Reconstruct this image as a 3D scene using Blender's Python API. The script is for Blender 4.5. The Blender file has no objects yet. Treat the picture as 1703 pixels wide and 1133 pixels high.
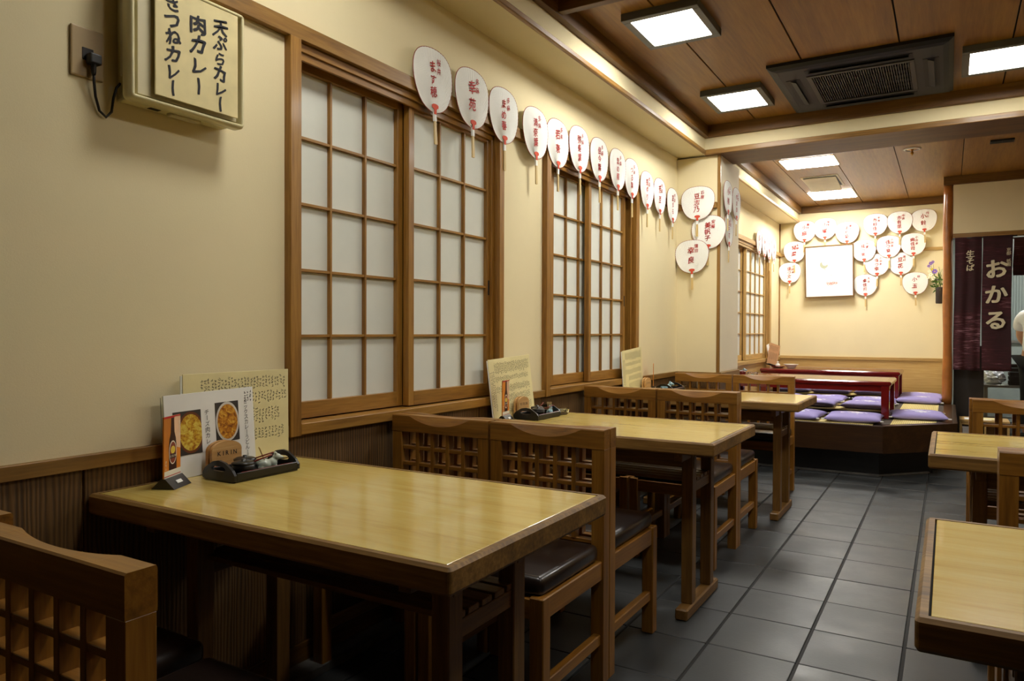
import bpy, bmesh, math, random
from mathutils import Vector, Matrix
scene = bpy.context.scene
COL = scene.collection
R = math.radians
rnd = random.Random(7)
PI = math.pi

# ------------------------------------------------------------------ camera, world, exposure
cam_d = bpy.data.cameras.new('camera')
cam = bpy.data.objects.new('camera', cam_d); COL.objects.link(cam); scene.camera = cam
cam_d.sensor_width = 36.0; cam_d.lens = 36.0 * 1215.34 / 1703.0
cam_d.clip_start = 0.02; cam_d.clip_end = 60
yaw, pit, rol = R(30.84), R(-0.7247), R(0.215)
fw = Vector((-math.sin(yaw) * math.cos(pit), math.cos(yaw) * math.cos(pit), math.sin(pit)))
r0 = Vector((math.cos(yaw), math.sin(yaw), 0)); u0 = r0.cross(fw)
rv = math.cos(rol) * r0 + math.sin(rol) * u0; uv = -math.sin(rol) * r0 + math.cos(rol) * u0
cam.matrix_world = Matrix(((rv.x, uv.x, -fw.x, 0), (rv.y, uv.y, -fw.y, 0), (rv.z, uv.z, -fw.z, 1.13), (0, 0, 0, 1)))
world = bpy.data.worlds.new('world'); scene.world = world; world.use_nodes = True
world.node_tree.nodes['Background'].inputs[0].default_value = (0.9, 0.95, 1, 1)
world.node_tree.nodes['Background'].inputs[1].default_value = 0.02
vs = scene.view_settings
vs.view_transform = 'Standard'; vs.look = 'None'; vs.gamma = 1.0; vs.use_curve_mapping = False
vs.exposure = 0.12
LAMP = 44.0            # brightness of the hall's ceiling panels
LAMP_NEAR = 30.0       # the panels above the camera end
LAMP_BACK = 50.0       # the panels above the raised seating
scene.cycles.use_denoising = True
scene.cycles.max_bounces = 8

# ------------------------------------------------------------------ helpers
def srgb(r, g, b):
    f = lambda c: (c / 255 / 12.92) if c / 255 <= 0.04045 else ((c / 255 + 0.055) / 1.055) ** 2.4
    return (f(r), f(g), f(b), 1)

def new_mat(name):
    m = bpy.data.materials.new(name); m.use_nodes = True
    nt = m.node_tree; return m, nt, nt.nodes['Principled BSDF']

def coords(nt, scale=(1, 1, 1), rand=True):
    tc = nt.nodes.new('ShaderNodeTexCoord'); mp = nt.nodes.new('ShaderNodeMapping')
    mp.inputs['Scale'].default_value = scale
    nt.links.new(tc.outputs['Object'], mp.inputs['Vector'])
    if rand:
        oi = nt.nodes.new('ShaderNodeObjectInfo'); ml = nt.nodes.new('ShaderNodeMath'); ml.operation = 'MULTIPLY'
        ml.inputs[1].default_value = 37.0; nt.links.new(oi.outputs['Random'], ml.inputs[0])
        ad = nt.nodes.new('ShaderNodeVectorMath'); ad.operation = 'ADD'
        nt.links.new(mp.outputs[0], ad.inputs[0]); nt.links.new(ml.outputs[0], ad.inputs[1])
        return ad.outputs[0]
    return mp.outputs[0]

def noise(nt, vec, scale, detail=4, rough=0.55, dist=0.0):
    n = nt.nodes.new('ShaderNodeTexNoise'); n.inputs['Scale'].default_value = scale
    n.inputs['Detail'].default_value = detail; n.inputs['Roughness'].default_value = rough
    n.inputs['Distortion'].default_value = dist
    nt.links.new(vec, n.inputs['Vector']); return n.outputs['Fac']

def ramp(nt, fac, stops):
    r = nt.nodes.new('ShaderNodeValToRGB'); e = r.color_ramp.elements
    while len(e) < len(stops): e.new(0.5)
    for el, (p, c) in zip(e, stops): el.position = p; el.color = c
    nt.links.new(fac, r.inputs['Fac']); return r.outputs['Color']

def bump(nt, bs, h, strength, dist=0.002):
    b = nt.nodes.new('ShaderNodeBump'); b.inputs['Strength'].default_value = strength
    b.inputs['Distance'].default_value = dist
    nt.links.new(h, b.inputs['Height']); nt.links.new(b.outputs[0], bs.inputs['Normal'])

def plain(name, c, rough=0.5, metal=0.0, coat=0.0, var=0.06, spec=0.5, emit=0.0, trans=0.0, bscale=0, bstr=0.2):
    m, nt, bs = new_mat(name)
    v = coords(nt)
    f = noise(nt, v, 9.0, 3)
    lo = tuple(x * (1 - var) for x in c[:3]) + (1,); hi = tuple(min(1, x * (1 + var)) for x in c[:3]) + (1,)
    nt.links.new(ramp(nt, f, [(0.3, lo), (0.7, hi)]), bs.inputs['Base Color'])
    bs.inputs['Roughness'].default_value = rough; bs.inputs['Metallic'].default_value = metal
    bs.inputs['Coat Weight'].default_value = coat; bs.inputs['Coat Roughness'].default_value = 0.12
    bs.inputs['Specular IOR Level'].default_value = spec
    bs.inputs['Transmission Weight'].default_value = trans
    if emit:
        bs.inputs['Emission Color'].default_value = c; bs.inputs['Emission Strength'].default_value = emit
    if bscale: bump(nt, bs, noise(nt, v, bscale, 4), bstr)
    return m

def wood(name, dark, mid, light, rough=0.5, coat=0.0, fine=1.0, deep=0.25, wide=1.0):
    """three variants, one for each grain direction"""
    out = {}
    for ax in 'xyz':
        m, nt, bs = new_mat(name + '_' + ax)
        sc = {'x': (0.06, 1, 1), 'y': (1, 0.06, 1), 'z': (1, 1, 0.06)}[ax]
        v = coords(nt, sc)
        a = noise(nt, v, 14 * wide, 5, 0.6, 0.6); b = noise(nt, v, 110 * fine, 3, 0.6)
        mx = nt.nodes.new('ShaderNodeMix'); mx.data_type = 'FLOAT'; mx.inputs[0].default_value = 0.42
        nt.links.new(a, mx.inputs[2]); nt.links.new(b, mx.inputs[3])
        nt.links.new(ramp(nt, mx.outputs[0], [(0.30, dark), (0.5, mid), (0.68, light)]), bs.inputs['Base Color'])
        bs.inputs['Roughness'].default_value = rough
        bs.inputs['Coat Weight'].default_value = coat; bs.inputs['Coat Roughness'].default_value = 0.15
        bump(nt, bs, b, deep, 0.0015)
        out[ax] = m
    return out

def cedar(name, dark, mid, light, axis_cross='y', freq=38.0, rough=0.6, deep=0.6, coat=0.0):
    """plank with strong straight grain ribs (wave bands)"""
    m, nt, bs = new_mat(name)
    v = coords(nt, {'y': (1, 1, 0.10), 'x': (1, 0.10, 1)}[axis_cross])
    w = nt.nodes.new('ShaderNodeTexWave'); w.wave_type = 'BANDS'; w.bands_direction = axis_cross.upper()
    w.inputs['Scale'].default_value = freq; w.inputs['Distortion'].default_value = 9.0
    w.inputs['Detail'].default_value = 4.0; w.inputs['Detail Scale'].default_value = 0.9
    nt.links.new(v, w.inputs['Vector'])
    n = noise(nt, v, 16, 4)
    mx = nt.nodes.new('ShaderNodeMix'); mx.data_type = 'FLOAT'; mx.inputs[0].default_value = 0.6
    nt.links.new(w.outputs['Fac'], mx.inputs[2]); nt.links.new(n, mx.inputs[3])
    nt.links.new(ramp(nt, mx.outputs[0], [(0.2, dark), (0.5, mid), (0.8, light)]), bs.inputs['Base Color'])
    bs.inputs['Roughness'].default_value = rough; bs.inputs['Coat Weight'].default_value = coat
    bump(nt, bs, w.outputs['Fac'], deep, 0.002)
    return m

M = {}
def pick(m, d):
    if isinstance(m, str): m = M[m]
    if isinstance(m, dict): m = m['xyz'[max(range(3), key=lambda i: d[i])]]
    return m

def link(o, parent=None):
    COL.objects.link(o)
    if parent is not None:
        o.parent = parent
        if parent.name in WORLD: o.location -= WORLD[parent.name]      # pieces of the setting are given in room coordinates
    return o

WORLD = {}
_cache = {}
def bx(name, m, a, b, parent=None, bev=0.0015, seg=1, smooth=False):
    d = tuple(round(abs(b[i] - a[i]), 4) for i in range(3)); mm = pick(m, d)
    key = (d, bev, seg, mm.name)
    me = _cache.get(key)
    if me is None:
        bm = bmesh.new(); bmesh.ops.create_cube(bm, size=1)
        bmesh.ops.scale(bm, vec=d, verts=bm.verts)
        bv = min(bev, min(d) * 0.45)
        if bv > 0:
            bmesh.ops.bevel(bm, geom=bm.edges[:], offset=bv, segments=seg, profile=0.5, affect='EDGES')
        me = bpy.data.meshes.new(name); bm.to_mesh(me); bm.free(); me.materials.append(mm)
        if smooth:
            for p in me.polygons: p.use_smooth = True
        _cache[key] = me
    o = bpy.data.objects.new(name, me)
    o.location = [(a[i] + b[i]) / 2 for i in range(3)]
    return link(o, parent)

def mesh(name, verts, faces, m, parent=None, smooth=False, loc=None, fix=True):
    me = bpy.data.meshes.new(name); me.from_pydata([tuple(v) for v in verts], [], faces)
    if fix:
        bm = bmesh.new(); bm.from_mesh(me); bmesh.ops.recalc_face_normals(bm, faces=bm.faces[:]); bm.to_mesh(me); bm.free()
    if verts:
        d = [max(v[i] for v in verts) - min(v[i] for v in verts) for i in range(3)]
    else: d = (1, 1, 1)
    me.materials.append(pick(m, d))
    if smooth:
        for p in me.polygons: p.use_smooth = True
    o = bpy.data.objects.new(name, me)
    if loc: o.location = loc
    return link(o, parent)

class MB:
    """collects boxes and other pieces of ONE part into one mesh"""
    def __init__(s): s.v = []; s.f = []
    def add(s, v, f):
        n = len(s.v); s.v += [tuple(x) for x in v]; s.f += [[i + n for i in q] for q in f]; return s
    def box(s, a, b):
        x0, y0, z0 = a; x1, y1, z1 = b
        return s.add([(x0, y0, z0), (x1, y0, z0), (x1, y1, z0), (x0, y1, z0), (x0, y0, z1), (x1, y0, z1), (x1, y1, z1), (x0, y1, z1)],
                     [(0, 3, 2, 1), (4, 5, 6, 7), (0, 1, 5, 4), (1, 2, 6, 5), (2, 3, 7, 6), (3, 0, 4, 7)])
    def tube(s, pts, r, n=8, closed=False):
        v, f = tube_geo(pts, r, n, closed); return s.add(v, f)
    def build(s, name, m, parent=None, smooth=False, loc=None): return mesh(name, s.v, s.f, m, parent, smooth, loc)

def tube_geo(pts, r, n=8, closed=False):
    P = [Vector(p) for p in pts]; k = len(P); v = []; f = []
    rr = r if hasattr(r, '__len__') else [r] * k
    up = None
    for i, p in enumerate(P):
        t = (P[(i + 1) % k] - P[i - 1]) if closed else (P[min(i + 1, k - 1)] - P[max(i - 1, 0)])
        t.normalize()
        if up is None: up = Vector((0, 0, 1)) if abs(t.z) < 0.9 else Vector((1, 0, 0))
        a = t.cross(up)
        if a.length < 1e-5: a = t.cross(Vector((0.3, 1, 0.2)))
        a.normalize(); b = a.cross(t); up = b
        for j in range(n):
            q = 2 * math.pi * j / n; v.append(p + (a * math.cos(q) + b * math.sin(q)) * rr[i])
    for i in range(k if closed else k - 1):
        for j in range(n):
            a0 = i * n + j; a1 = i * n + (j + 1) % n; i2 = (i + 1) % k
            f.append((a0, a1, i2 * n + (j + 1) % n, i2 * n + j))
    if not closed:
        f.append(tuple(range(n))[::-1]); f.append(tuple((k - 1) * n + j for j in range(n)))
    return v, f

def tube(name, pts, r, m, parent=None, n=8, closed=False):
    v, f = tube_geo(pts, r, n, closed); return mesh(name, v, f, m, parent, True)

def lathe(name, prof, m, parent=None, n=24, loc=None, sx=1, sy=1):
    v = []; f = []
    for r, z in prof:
        for j in range(n):
            a = 2 * math.pi * j / n; v.append((r * math.cos(a) * sx, r * math.sin(a) * sy, z))
    for i in range(len(prof) - 1):
        for j in range(n):
            f.append((i * n + j, i * n + (j + 1) % n, (i + 1) * n + (j + 1) % n, (i + 1) * n + j))
    f.append(tuple(range(n))[::-1]); f.append(tuple((len(prof) - 1) * n + j for j in range(n)))
    return mesh(name, v, f, m, parent, True, loc)

def prism(name, poly, plane, d0, d1, m, parent=None, loc=None):
    """extrude a 2-D polygon: plane 'xz' along y, 'yz' along x, 'xy' along z"""
    def p3(p, d): return {'xz': (p[0], d, p[1]), 'yz': (d, p[0], p[1]), 'xy': (p[0], p[1], d)}[plane]
    n = len(poly); v = [p3(p, d0) for p in poly] + [p3(p, d1) for p in poly]
    f = [tuple(range(n))[::-1], tuple(range(n, 2 * n))] + [(i, (i + 1) % n, n + (i + 1) % n, n + i) for i in range(n)]
    return mesh(name, v, f, m, parent, False, loc)

def loft(name, rings, m, parent=None, closed_ring=True, caps=True, loop=False, smooth=False):
    n = len(rings[0]); v = [p for r_ in rings for p in r_]; f = []
    k = len(rings)
    for i in range(k if loop else k - 1):
        for j in range(n if closed_ring else n - 1):
            i2 = (i + 1) % k; j2 = (j + 1) % n
            f.append((i * n + j, i * n + j2, i2 * n + j2, i2 * n + j))
    if caps and not loop: f.append(tuple(range(n))[::-1]); f.append(tuple((k - 1) * n + j for j in range(n)))
    return mesh(name, v, f, m, parent, smooth)

def tag(o, label=None, cat=None, group=None, kind=None):
    if label: o['label'] = label
    if cat: o['category'] = cat
    if group: o['group'] = group
    if kind: o['kind'] = kind
    return o

def thing(name, label, cat, loc=(0, 0, 0), rz=0.0, group=None, tilt=0.0):
    o = bpy.data.objects.new(name, None); o.empty_display_size = 0.05
    o.location = loc; o.rotation_euler = (0, tilt, rz); COL.objects.link(o)
    return tag(o, label, cat, group)

def struct(o):
    WORLD[o.name] = o.location.copy(); return tag(o, kind='structure')

def copy_tree(o, parent=None):
    c = o.copy(); COL.objects.link(c); c.parent = parent
    for ch in [q for q in o.children]: copy_tree(ch, c)
    return c

# glyphs -> flat meshes (built-in font, no files)
_gl = {}
def glyph(ch, bold):
    k = (ch, bold)
    if k not in _gl:
        c = bpy.data.curves.new('glyph', 'FONT'); c.body = ch; c.size = 1; c.resolution_u = 2; c.offset = bold
        o = bpy.data.objects.new('glyph', c); COL.objects.link(o)
        dg = bpy.context.evaluated_depsgraph_get(); me = bpy.data.meshes.new_from_object(o.evaluated_get(dg))
        vv = [(v.co.x, v.co.y) for v in me.vertices]; ff = [tuple(p.vertices) for p in me.polygons]
        bpy.data.objects.remove(o); bpy.data.curves.remove(c); bpy.data.meshes.remove(me)
        _gl[k] = (vv, ff)
    return _gl[k]

def lettering(name, cols, m, parent, y, bold=0.012, shear=0.10, jit=0.09, hw=1.0):
    """cols: (text, x centre, z top, size, pitch) written downwards, on the plane y, read from -y"""
    V = []; F = []
    for text, xc, zt, size, pitch in cols:
        z = zt - size * 0.5
        for ch in text:
            if ch != ' ':
                vv, ff = glyph(ch, 0.0)
                if vv:
                    mx = (min(p[0] for p in vv) + max(p[0] for p in vv)) / 2 if len(ch) and ord(ch) < 200 else 0.5
                    a = rnd.uniform(-jit, jit); ca, sa = math.cos(a), math.sin(a); s2 = size * (1 + rnd.uniform(-jit, jit)); n = len(V)
                    reps = [(0, 0)] if bold <= 0.008 else [(-bold * .9, -bold * .6), (bold * .9, -bold * .2), (0, bold * .8)]
                    if bold > .025: reps = [(bold * math.cos(k * PI / 3), bold * math.sin(k * PI / 3) * .8) for k in range(6)] + [(0, 0)]
                    vv = [(p[0] + ox, p[1] + oz) for ox, oz in reps for p in vv]; nb = len(vv) // len(reps)
                    ff = [tuple(i + r_ * nb for i in q) for r_ in range(len(reps)) for q in ff]
                    w1, w2, w3 = rnd.uniform(0, 6), rnd.uniform(0, 6), rnd.uniform(.7, 1.3) * jit * .35   # hand-brushed wobble
                    for px, pz in vv:
                        px -= mx; pz -= 0.37
                        px, pz = px + w3 * math.sin(5.5 * pz + w1), pz + w3 * math.sin(4.5 * px + w2)
                        if ch in 'ー-': px, pz = pz, -px
                        pz += shear * px
                        px, pz = px * ca - pz * sa, px * sa + pz * ca
                        V.append((xc + px * s2 * hw, y - .00012 * ((len(V) - n) // nb), z + pz * s2))
                    F += [tuple(i + n for i in q) for q in ff]
            z -= pitch
    return tag(mesh(name, V, F, m, parent, fix=False), kind='stuff')

def text_line(name, text, m, parent, y, x0, z, size, step, bold=0.0):
    V = []; F = []
    for i, ch in enumerate(text):
        if ch == ' ': continue
        vv, ff = glyph(ch, bold); n = len(V)
        mx = (min(p[0] for p in vv) + max(p[0] for p in vv)) / 2
        V += [(x0 + i * step + (px - mx) * size, y, z + (pz - 0.35) * size) for px, pz in vv]
        F += [tuple(k + n for k in q) for q in ff]
    return tag(mesh(name, V, F, m, parent, fix=False), kind='stuff')

def scribble(name, rects, m, parent, y, seed):
    """rows of tiny handwriting, too small to read: strokes only. rects: (x0, x1, ztop, zbot, dx, dz)"""
    rg = random.Random(seed); V = []; F = []
    for x0, x1, zt, zb, dx, dz in rects:
        x = x0
        while x < x1:
            z = zt - rg.uniform(0, 1) * dz; ze = zb + rg.uniform(0, 0.25) * (zt - zb)
            while z > ze:
                for _ in range(3):
                    cx = x + rg.uniform(-.25, .25) * dx; cz = z + rg.uniform(-.3, .3) * dz
                    an = rg.choice((0, math.pi / 2, 0.7, -0.7)); L = rg.uniform(.2, .42) * dz; w = 0.0006
                    dxx, dzz = math.cos(an) * L, math.sin(an) * L; nx, nz = -math.sin(an) * w, math.cos(an) * w; n = len(V)
                    V += [(cx - dxx - nx, y, cz - dzz - nz), (cx + dxx - nx, y, cz + dzz - nz), (cx + dxx + nx, y, cz + dzz + nz), (cx - dxx + nx, y, cz - dzz + nz)]
                    F.append((n, n + 1, n + 2, n + 3))
                z -= dz
            x += dx
    return tag(mesh(name, V, F, m, parent, fix=False), kind='stuff')

# ------------------------------------------------------------------ materials
def wallpaper(name, c, b=0.25):
    m, nt, bs = new_mat(name); v = coords(nt, rand=False)
    n1 = noise(nt, v, 2.2, 4, 0.6); n2 = noise(nt, v, 240, 3, 0.7)
    lo = tuple(x * 0.95 for x in c[:3]) + (1,)
    nt.links.new(ramp(nt, n1, [(0.3, lo), (0.7, c)]), bs.inputs['Base Color'])
    bs.inputs['Roughness'].default_value = 0.85; bs.inputs['Specular IOR Level'].default_value = 0.25
    bump(nt, bs, n2, b, 0.0012); return m
M['wall'] = wallpaper('cream_wallpaper', srgb(233, 219, 178))
M['plaster'] = wallpaper('rough_white_plaster', srgb(240, 228, 198), 0.35)
M['frame'] = wood('window_wood', srgb(104, 68, 20), srgb(150, 105, 38), srgb(176, 130, 56), 0.45, 0.15)
M['trim'] = wood('rail_wood', srgb(98, 67, 24), srgb(136, 97, 38), srgb(160, 120, 56), 0.5, 0.1)
M['mould'] = wood('ceiling_moulding_wood', srgb(76, 48, 12), srgb(102, 68, 18), srgb(122, 86, 28), 0.5)
M['paletrim'] = wood('pale_rail_wood', srgb(150, 116, 62), srgb(184, 148, 86), srgb(204, 170, 106), 0.45)
M['chair'] = wood('chair_wood', srgb(92, 57, 14), srgb(138, 91, 28), srgb(164, 115, 42), 0.38, 0.25)
M['tleg'] = wood('table_leg_wood', srgb(76, 50, 18), srgb(112, 78, 32), srgb(138, 100, 46), 0.45, 0.1)
M['band'] = wood('worn_table_edge', srgb(74, 51, 20), srgb(124, 90, 38), srgb(162, 124, 62), 0.6, 0.0, wide=0.7)
M['cedar'] = cedar('wainscot_cedar', srgb(56, 38, 16), srgb(96, 67, 29), srgb(114, 83, 40), 'y', 26, 0.6, 0.35)
M['cedar_x'] = cedar('wainscot_cedar_return', srgb(56, 38, 16), srgb(96, 67, 29), srgb(114, 83, 40), 'x', 26, 0.6, 0.35)
M['pale'] = wood('pale_wainscot', srgb(166, 130, 70), srgb(190, 154, 90), srgb(208, 176, 112), 0.5, 0.0, 0.5, 0.1, 0.35)
M['ceil'] = wood('ceiling_board', srgb(112, 73, 17), srgb(140, 96, 26), srgb(160, 115, 38), 0.5, 0.1, 0.6, 0.1, 0.4)
M['platform'] = wood('platform_wood', srgb(34, 19, 8), srgb(50, 30, 13), srgb(68, 43, 20), 0.32, 0.3)
M['log'] = plain('polished_log', srgb(168, 104, 46), 0.3, coat=0.3, var=0.2, bscale=14, bstr=0.4)
M['dark'] = plain('near_black_wood', srgb(30, 22, 16), 0.6)
M['black'] = plain('black_lacquer', srgb(16, 14, 13), 0.35, coat=0.2)
M['gap'] = plain('dark_recess', srgb(18, 14, 10), 0.9)
M['redline'] = plain('red_lacquer_line', srgb(120, 30, 22), 0.35)
M['lacquer'] = plain('red_lacquer', srgb(104, 18, 16), 0.16, coat=0.7, var=0.08)
M['paper'] = plain('shoji_paper', srgb(222, 224, 214), 0.9, var=0.02, spec=0.1)
M['leather'] = plain('dark_vinyl', srgb(34, 24, 20), 0.3, coat=0.2, bscale=220, bstr=0.12)
M['fanpaper'] = plain('white_fan_paper', srgb(240, 240, 234), 0.8, var=0.02, spec=0.2)
M['fanred'] = plain('vermilion_ink', srgb(172, 26, 20), 0.8, var=0.08)
M['fanpatch'] = plain('vermilion_paper', srgb(206, 78, 52), 0.8)
M['fanrim'] = plain('fan_rim', srgb(150, 66, 48), 0.7)
M['bamboo'] = plain('bamboo', srgb(206, 178, 118), 0.5)
M['ink'] = plain('black_ink', srgb(38, 38, 44), 0.8)
M['white'] = plain('white_paper', srgb(236, 236, 232), 0.55, var=0.03)
M['cream'] = plain('cream_card', srgb(226, 214, 160), 0.6, var=0.08)
M['agedcard'] = plain('aged_card', srgb(226, 210, 156), 0.7, var=0.12)
M['tancard'] = plain('tan_card', srgb(186, 140, 98), 0.6)
M['inkwash'] = plain('grey_green_wash', srgb(150, 152, 130), 0.8)
M['ivory'] = plain('ivory_plastic', srgb(216, 206, 158), 0.35, coat=0.1)
M['ivory2'] = plain('dull_ivory', srgb(206, 196, 160), 0.5)
M['ochre'] = plain('socket_plate', srgb(176, 152, 110), 0.3, coat=0.2)
M['rubber'] = plain('black_rubber', srgb(22, 20, 20), 0.5)
M['acgrey'] = plain('dark_grey_plastic', srgb(15, 15, 15), 0.55)
M['acdark'] = plain('air_slot_black', srgb(16, 15, 14), 0.6)
M['acgrille'] = plain('grille_grey', srgb(50, 49, 45), 0.5)
M['lampframe'] = plain('lamp_frame_grey', srgb(84, 84, 78), 0.4)
M['steel'] = plain('steel', srgb(150, 150, 146), 0.35, metal=0.9)
M['brass'] = plain('brass', srgb(190, 140, 60), 0.3, metal=0.9)
M['porcelain'] = plain('celadon_porcelain', srgb(196, 206, 192), 0.2, coat=0.4)
M['bluecel'] = plain('blue_celadon', srgb(140, 176, 186), 0.2, coat=0.4)
M['whitecer'] = plain('white_porcelain', srgb(234, 230, 222), 0.2, coat=0.4)
M['kirin'] = wood('holder_wood', srgb(176, 126, 70), srgb(204, 158, 98), srgb(222, 182, 126), 0.45)
M['rightwall'] = wallpaper('tan_wallpaper', srgb(150, 128, 92))
M['tatami_edge'] = plain('tatami_border', srgb(70, 60, 54), 0.8)
M['stone'] = plain('speckled_granite', srgb(96, 94, 90), 0.5, var=0.5)
M['skin'] = plain('skin', srgb(206, 156, 126), 0.5)
M['shirt'] = plain('white_shirt', srgb(238, 240, 250), 0.8, bscale=12, bstr=0.3)
M['trouser'] = plain('black_trousers', srgb(24, 24, 28), 0.8)
M['hair'] = plain('black_hair', srgb(20, 18, 18), 0.5)
M['plastic'] = plain('white_plastic_bag', srgb(226, 230, 238), 0.35, bscale=18, bstr=0.9)
M['basket'] = plain('dark_basket', srgb(44, 32, 26), 0.7, var=0.5, bscale=60, bstr=0.9)
M['leaf'] = plain('green_leaf', srgb(84, 116, 46), 0.5, var=0.3)
M['petalw'] = plain('white_petal', srgb(246, 242, 220), 0.6)
M['petaly'] = plain('yellow_centre', srgb(214, 190, 60), 0.6)
M['petalp'] = plain('purple_petal', srgb(128, 92, 190), 0.6)
M['kitchenwall'] = plain('kitchen_tile', srgb(150, 160, 160), 0.3)
M['screen'] = plain('ribbed_glass_grey', srgb(134, 146, 146), 0.4)
M['orange'] = plain('beer_orange', srgb(214, 130, 40), 0.4, var=0.3)
M['peach'] = plain('beer_foam_peach', srgb(226, 186, 150), 0.4, var=0.2)
M['bottle'] = plain('dark_bottle_print', srgb(56, 30, 24), 0.35)
M['labelw'] = plain('label_cream', srgb(226, 220, 200), 0.5)
M['labelr'] = plain('label_brown_red', srgb(132, 60, 36), 0.5)
M['photo'] = plain('photo_dark', srgb(58, 54, 52), 0.4, var=0.25)
M['bowlw'] = plain('photo_bowl', srgb(212, 206, 198), 0.4)
M['bowlb'] = plain('photo_brown_bowl', srgb(110, 60, 34), 0.4)
def food(name, a, b, c):
    m, nt, bs = new_mat(name); v = coords(nt)
    nt.links.new(ramp(nt, noise(nt, v, 70, 4, 0.6, 1.2), [(0.34, a), (0.5, b), (0.64, c)]), bs.inputs['Base Color'])
    bs.inputs['Roughness'].default_value = 0.4; return m
M['curry'] = food('curry_photo', srgb(120, 60, 14), srgb(196, 126, 30), srgb(226, 180, 70))
M['cheese'] = food('cheese_curry_photo', srgb(150, 78, 20), srgb(206, 160, 40), srgb(226, 206, 96))
# glossy tabletop laminate with grain along its length
m, nt, bs = new_mat('tabletop_laminate'); v = coords(nt, (0.10, 1, 1))
a_ = noise(nt, v, 16, 5, 0.6, 0.5); b_ = noise(nt, v, 120, 3)
mx = nt.nodes.new('ShaderNodeMix'); mx.data_type = 'FLOAT'; mx.inputs[0].default_value = 0.35
nt.links.new(a_, mx.inputs[2]); nt.links.new(b_, mx.inputs[3])
nt.links.new(ramp(nt, mx.outputs[0], [(0.30, srgb(186, 152, 72)), (0.48, srgb(208, 180, 96)), (0.68, srgb(218, 196, 116))]), bs.inputs['Base Color'])
bs.inputs['Roughness'].default_value = 0.24; bs.inputs['Coat Weight'].default_value = 0.45; bs.inputs['Coat Roughness'].default_value = 0.05
M['laminate'] = m
# slate floor tile
m, nt, bs = new_mat('slate_tile'); v = coords(nt)
n1 = noise(nt, v, 5, 5, 0.6); n2 = noise(nt, v, 90, 3)
nt.links.new(ramp(nt, n1, [(0.25, srgb(34, 36, 37)), (0.55, srgb(52, 54, 55)), (0.8, srgb(66, 68, 68))]), bs.inputs['Base Color'])
nt.links.new(ramp(nt, n1, [(0.3, (0.34,) * 3 + (1,)), (0.7, (0.52,) * 3 + (1,))]), bs.inputs['Roughness'])
bump(nt, bs, n2, 0.12); M['tile'] = m
M['grout'] = plain('dark_grout', srgb(22, 21, 20), 0.8)
# tatami weave
m, nt, bs = new_mat('tatami_weave'); v = coords(nt, (1, 1, 1), False)
w = nt.nodes.new('ShaderNodeTexWave'); w.bands_direction = 'X'; w.inputs['Scale'].default_value = 22; w.inputs['Distortion'].default_value = 0.3
nt.links.new(v, w.inputs['Vector'])
nt.links.new(ramp(nt, w.outputs['Fac'], [(0.1, srgb(196, 176, 104)), (0.6, srgb(220, 204, 138))]), bs.inputs['Base Color'])
bs.inputs['Roughness'].default_value = 0.7; bump(nt, bs, w.outputs['Fac'], 0.3); M['tatami'] = m
# lavender cushion cloth with a white flower print near its middle
m, nt, bs = new_mat('lavender_cushion_cloth'); v = coords(nt, (1, 1, 1), False)
vo = nt.nodes.new('ShaderNodeTexVoronoi'); vo.inputs['Scale'].default_value = 16; nt.links.new(v, vo.inputs['Vector'])
nn = noise(nt, v, 34, 2)
sub = nt.nodes.new('ShaderNodeMath'); sub.operation = 'SUBTRACT'; nt.links.new(vo.outputs['Distance'], sub.inputs[0]); nt.links.new(nn, sub.inputs[1])
lt = nt.nodes.new('ShaderNodeMath'); lt.operation = 'LESS_THAN'; lt.inputs[1].default_value = 0.0; nt.links.new(sub.outputs[0], lt.inputs[0])
ln = nt.nodes.new('ShaderNodeVectorMath'); ln.operation = 'LENGTH'; nt.links.new(v, ln.inputs[0])
l2 = nt.nodes.new('ShaderNodeMath'); l2.operation = 'LESS_THAN'; l2.inputs[1].default_value = 0.12; nt.links.new(ln.outputs['Value'], l2.inputs[0])
mu = nt.nodes.new('ShaderNodeMath'); mu.operation = 'MULTIPLY'; nt.links.new(lt.outputs[0], mu.inputs[0]); nt.links.new(l2.outputs[0], mu.inputs[1])
nt.links.new(ramp(nt, mu.outputs[0], [(0.0, srgb(158, 148, 208)), (1.0, srgb(232, 230, 240))]), bs.inputs['Base Color'])
bs.inputs['Roughness'].default_value = 0.8; bump(nt, bs, noise(nt, v, 12, 3), 0.3, 0.01); M['zabuton'] = m
# noren cloth: wine red with pale horizontal slubs
m, nt, bs = new_mat('wine_red_slub_cloth'); v = coords(nt, (0.12, 0.12, 1))
n1 = noise(nt, v, 90, 3, 0.6); n2 = noise(nt, coords(nt, (1, 1, 1)), 3, 2)
mu = nt.nodes.new('ShaderNodeMath'); mu.operation = 'MULTIPLY'; nt.links.new(n1, mu.inputs[0]); nt.links.new(n2, mu.inputs[1])
nt.links.new(ramp(nt, mu.outputs[0], [(0.2, srgb(44, 10, 16)), (0.33, srgb(66, 17, 26)), (0.48, srgb(140, 104, 114))]), bs.inputs['Base Color'])
bs.inputs['Roughness'].default_value = 0.85; M['noren'] = m
M['norenink'] = plain('cream_dye', srgb(214, 204, 172), 0.85)
# lamp diffusers
def lampmat(name, s):
    m, nt, bs = new_mat(name); bs.inputs['Base Color'].default_value = (0.9, 0.9, 0.88, 1)
    bs.inputs['Emission Color'].default_value = (1.0, 0.98, 0.91, 1); bs.inputs['Emission Strength'].default_value = s; return m
M['lamp'] = lampmat('lamp_diffuser', LAMP); M['lamp_near'] = lampmat('lamp_diffuser_near', LAMP_NEAR); M['lamp_back'] = lampmat('lamp_diffuser_back', LAMP_BACK)
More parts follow.
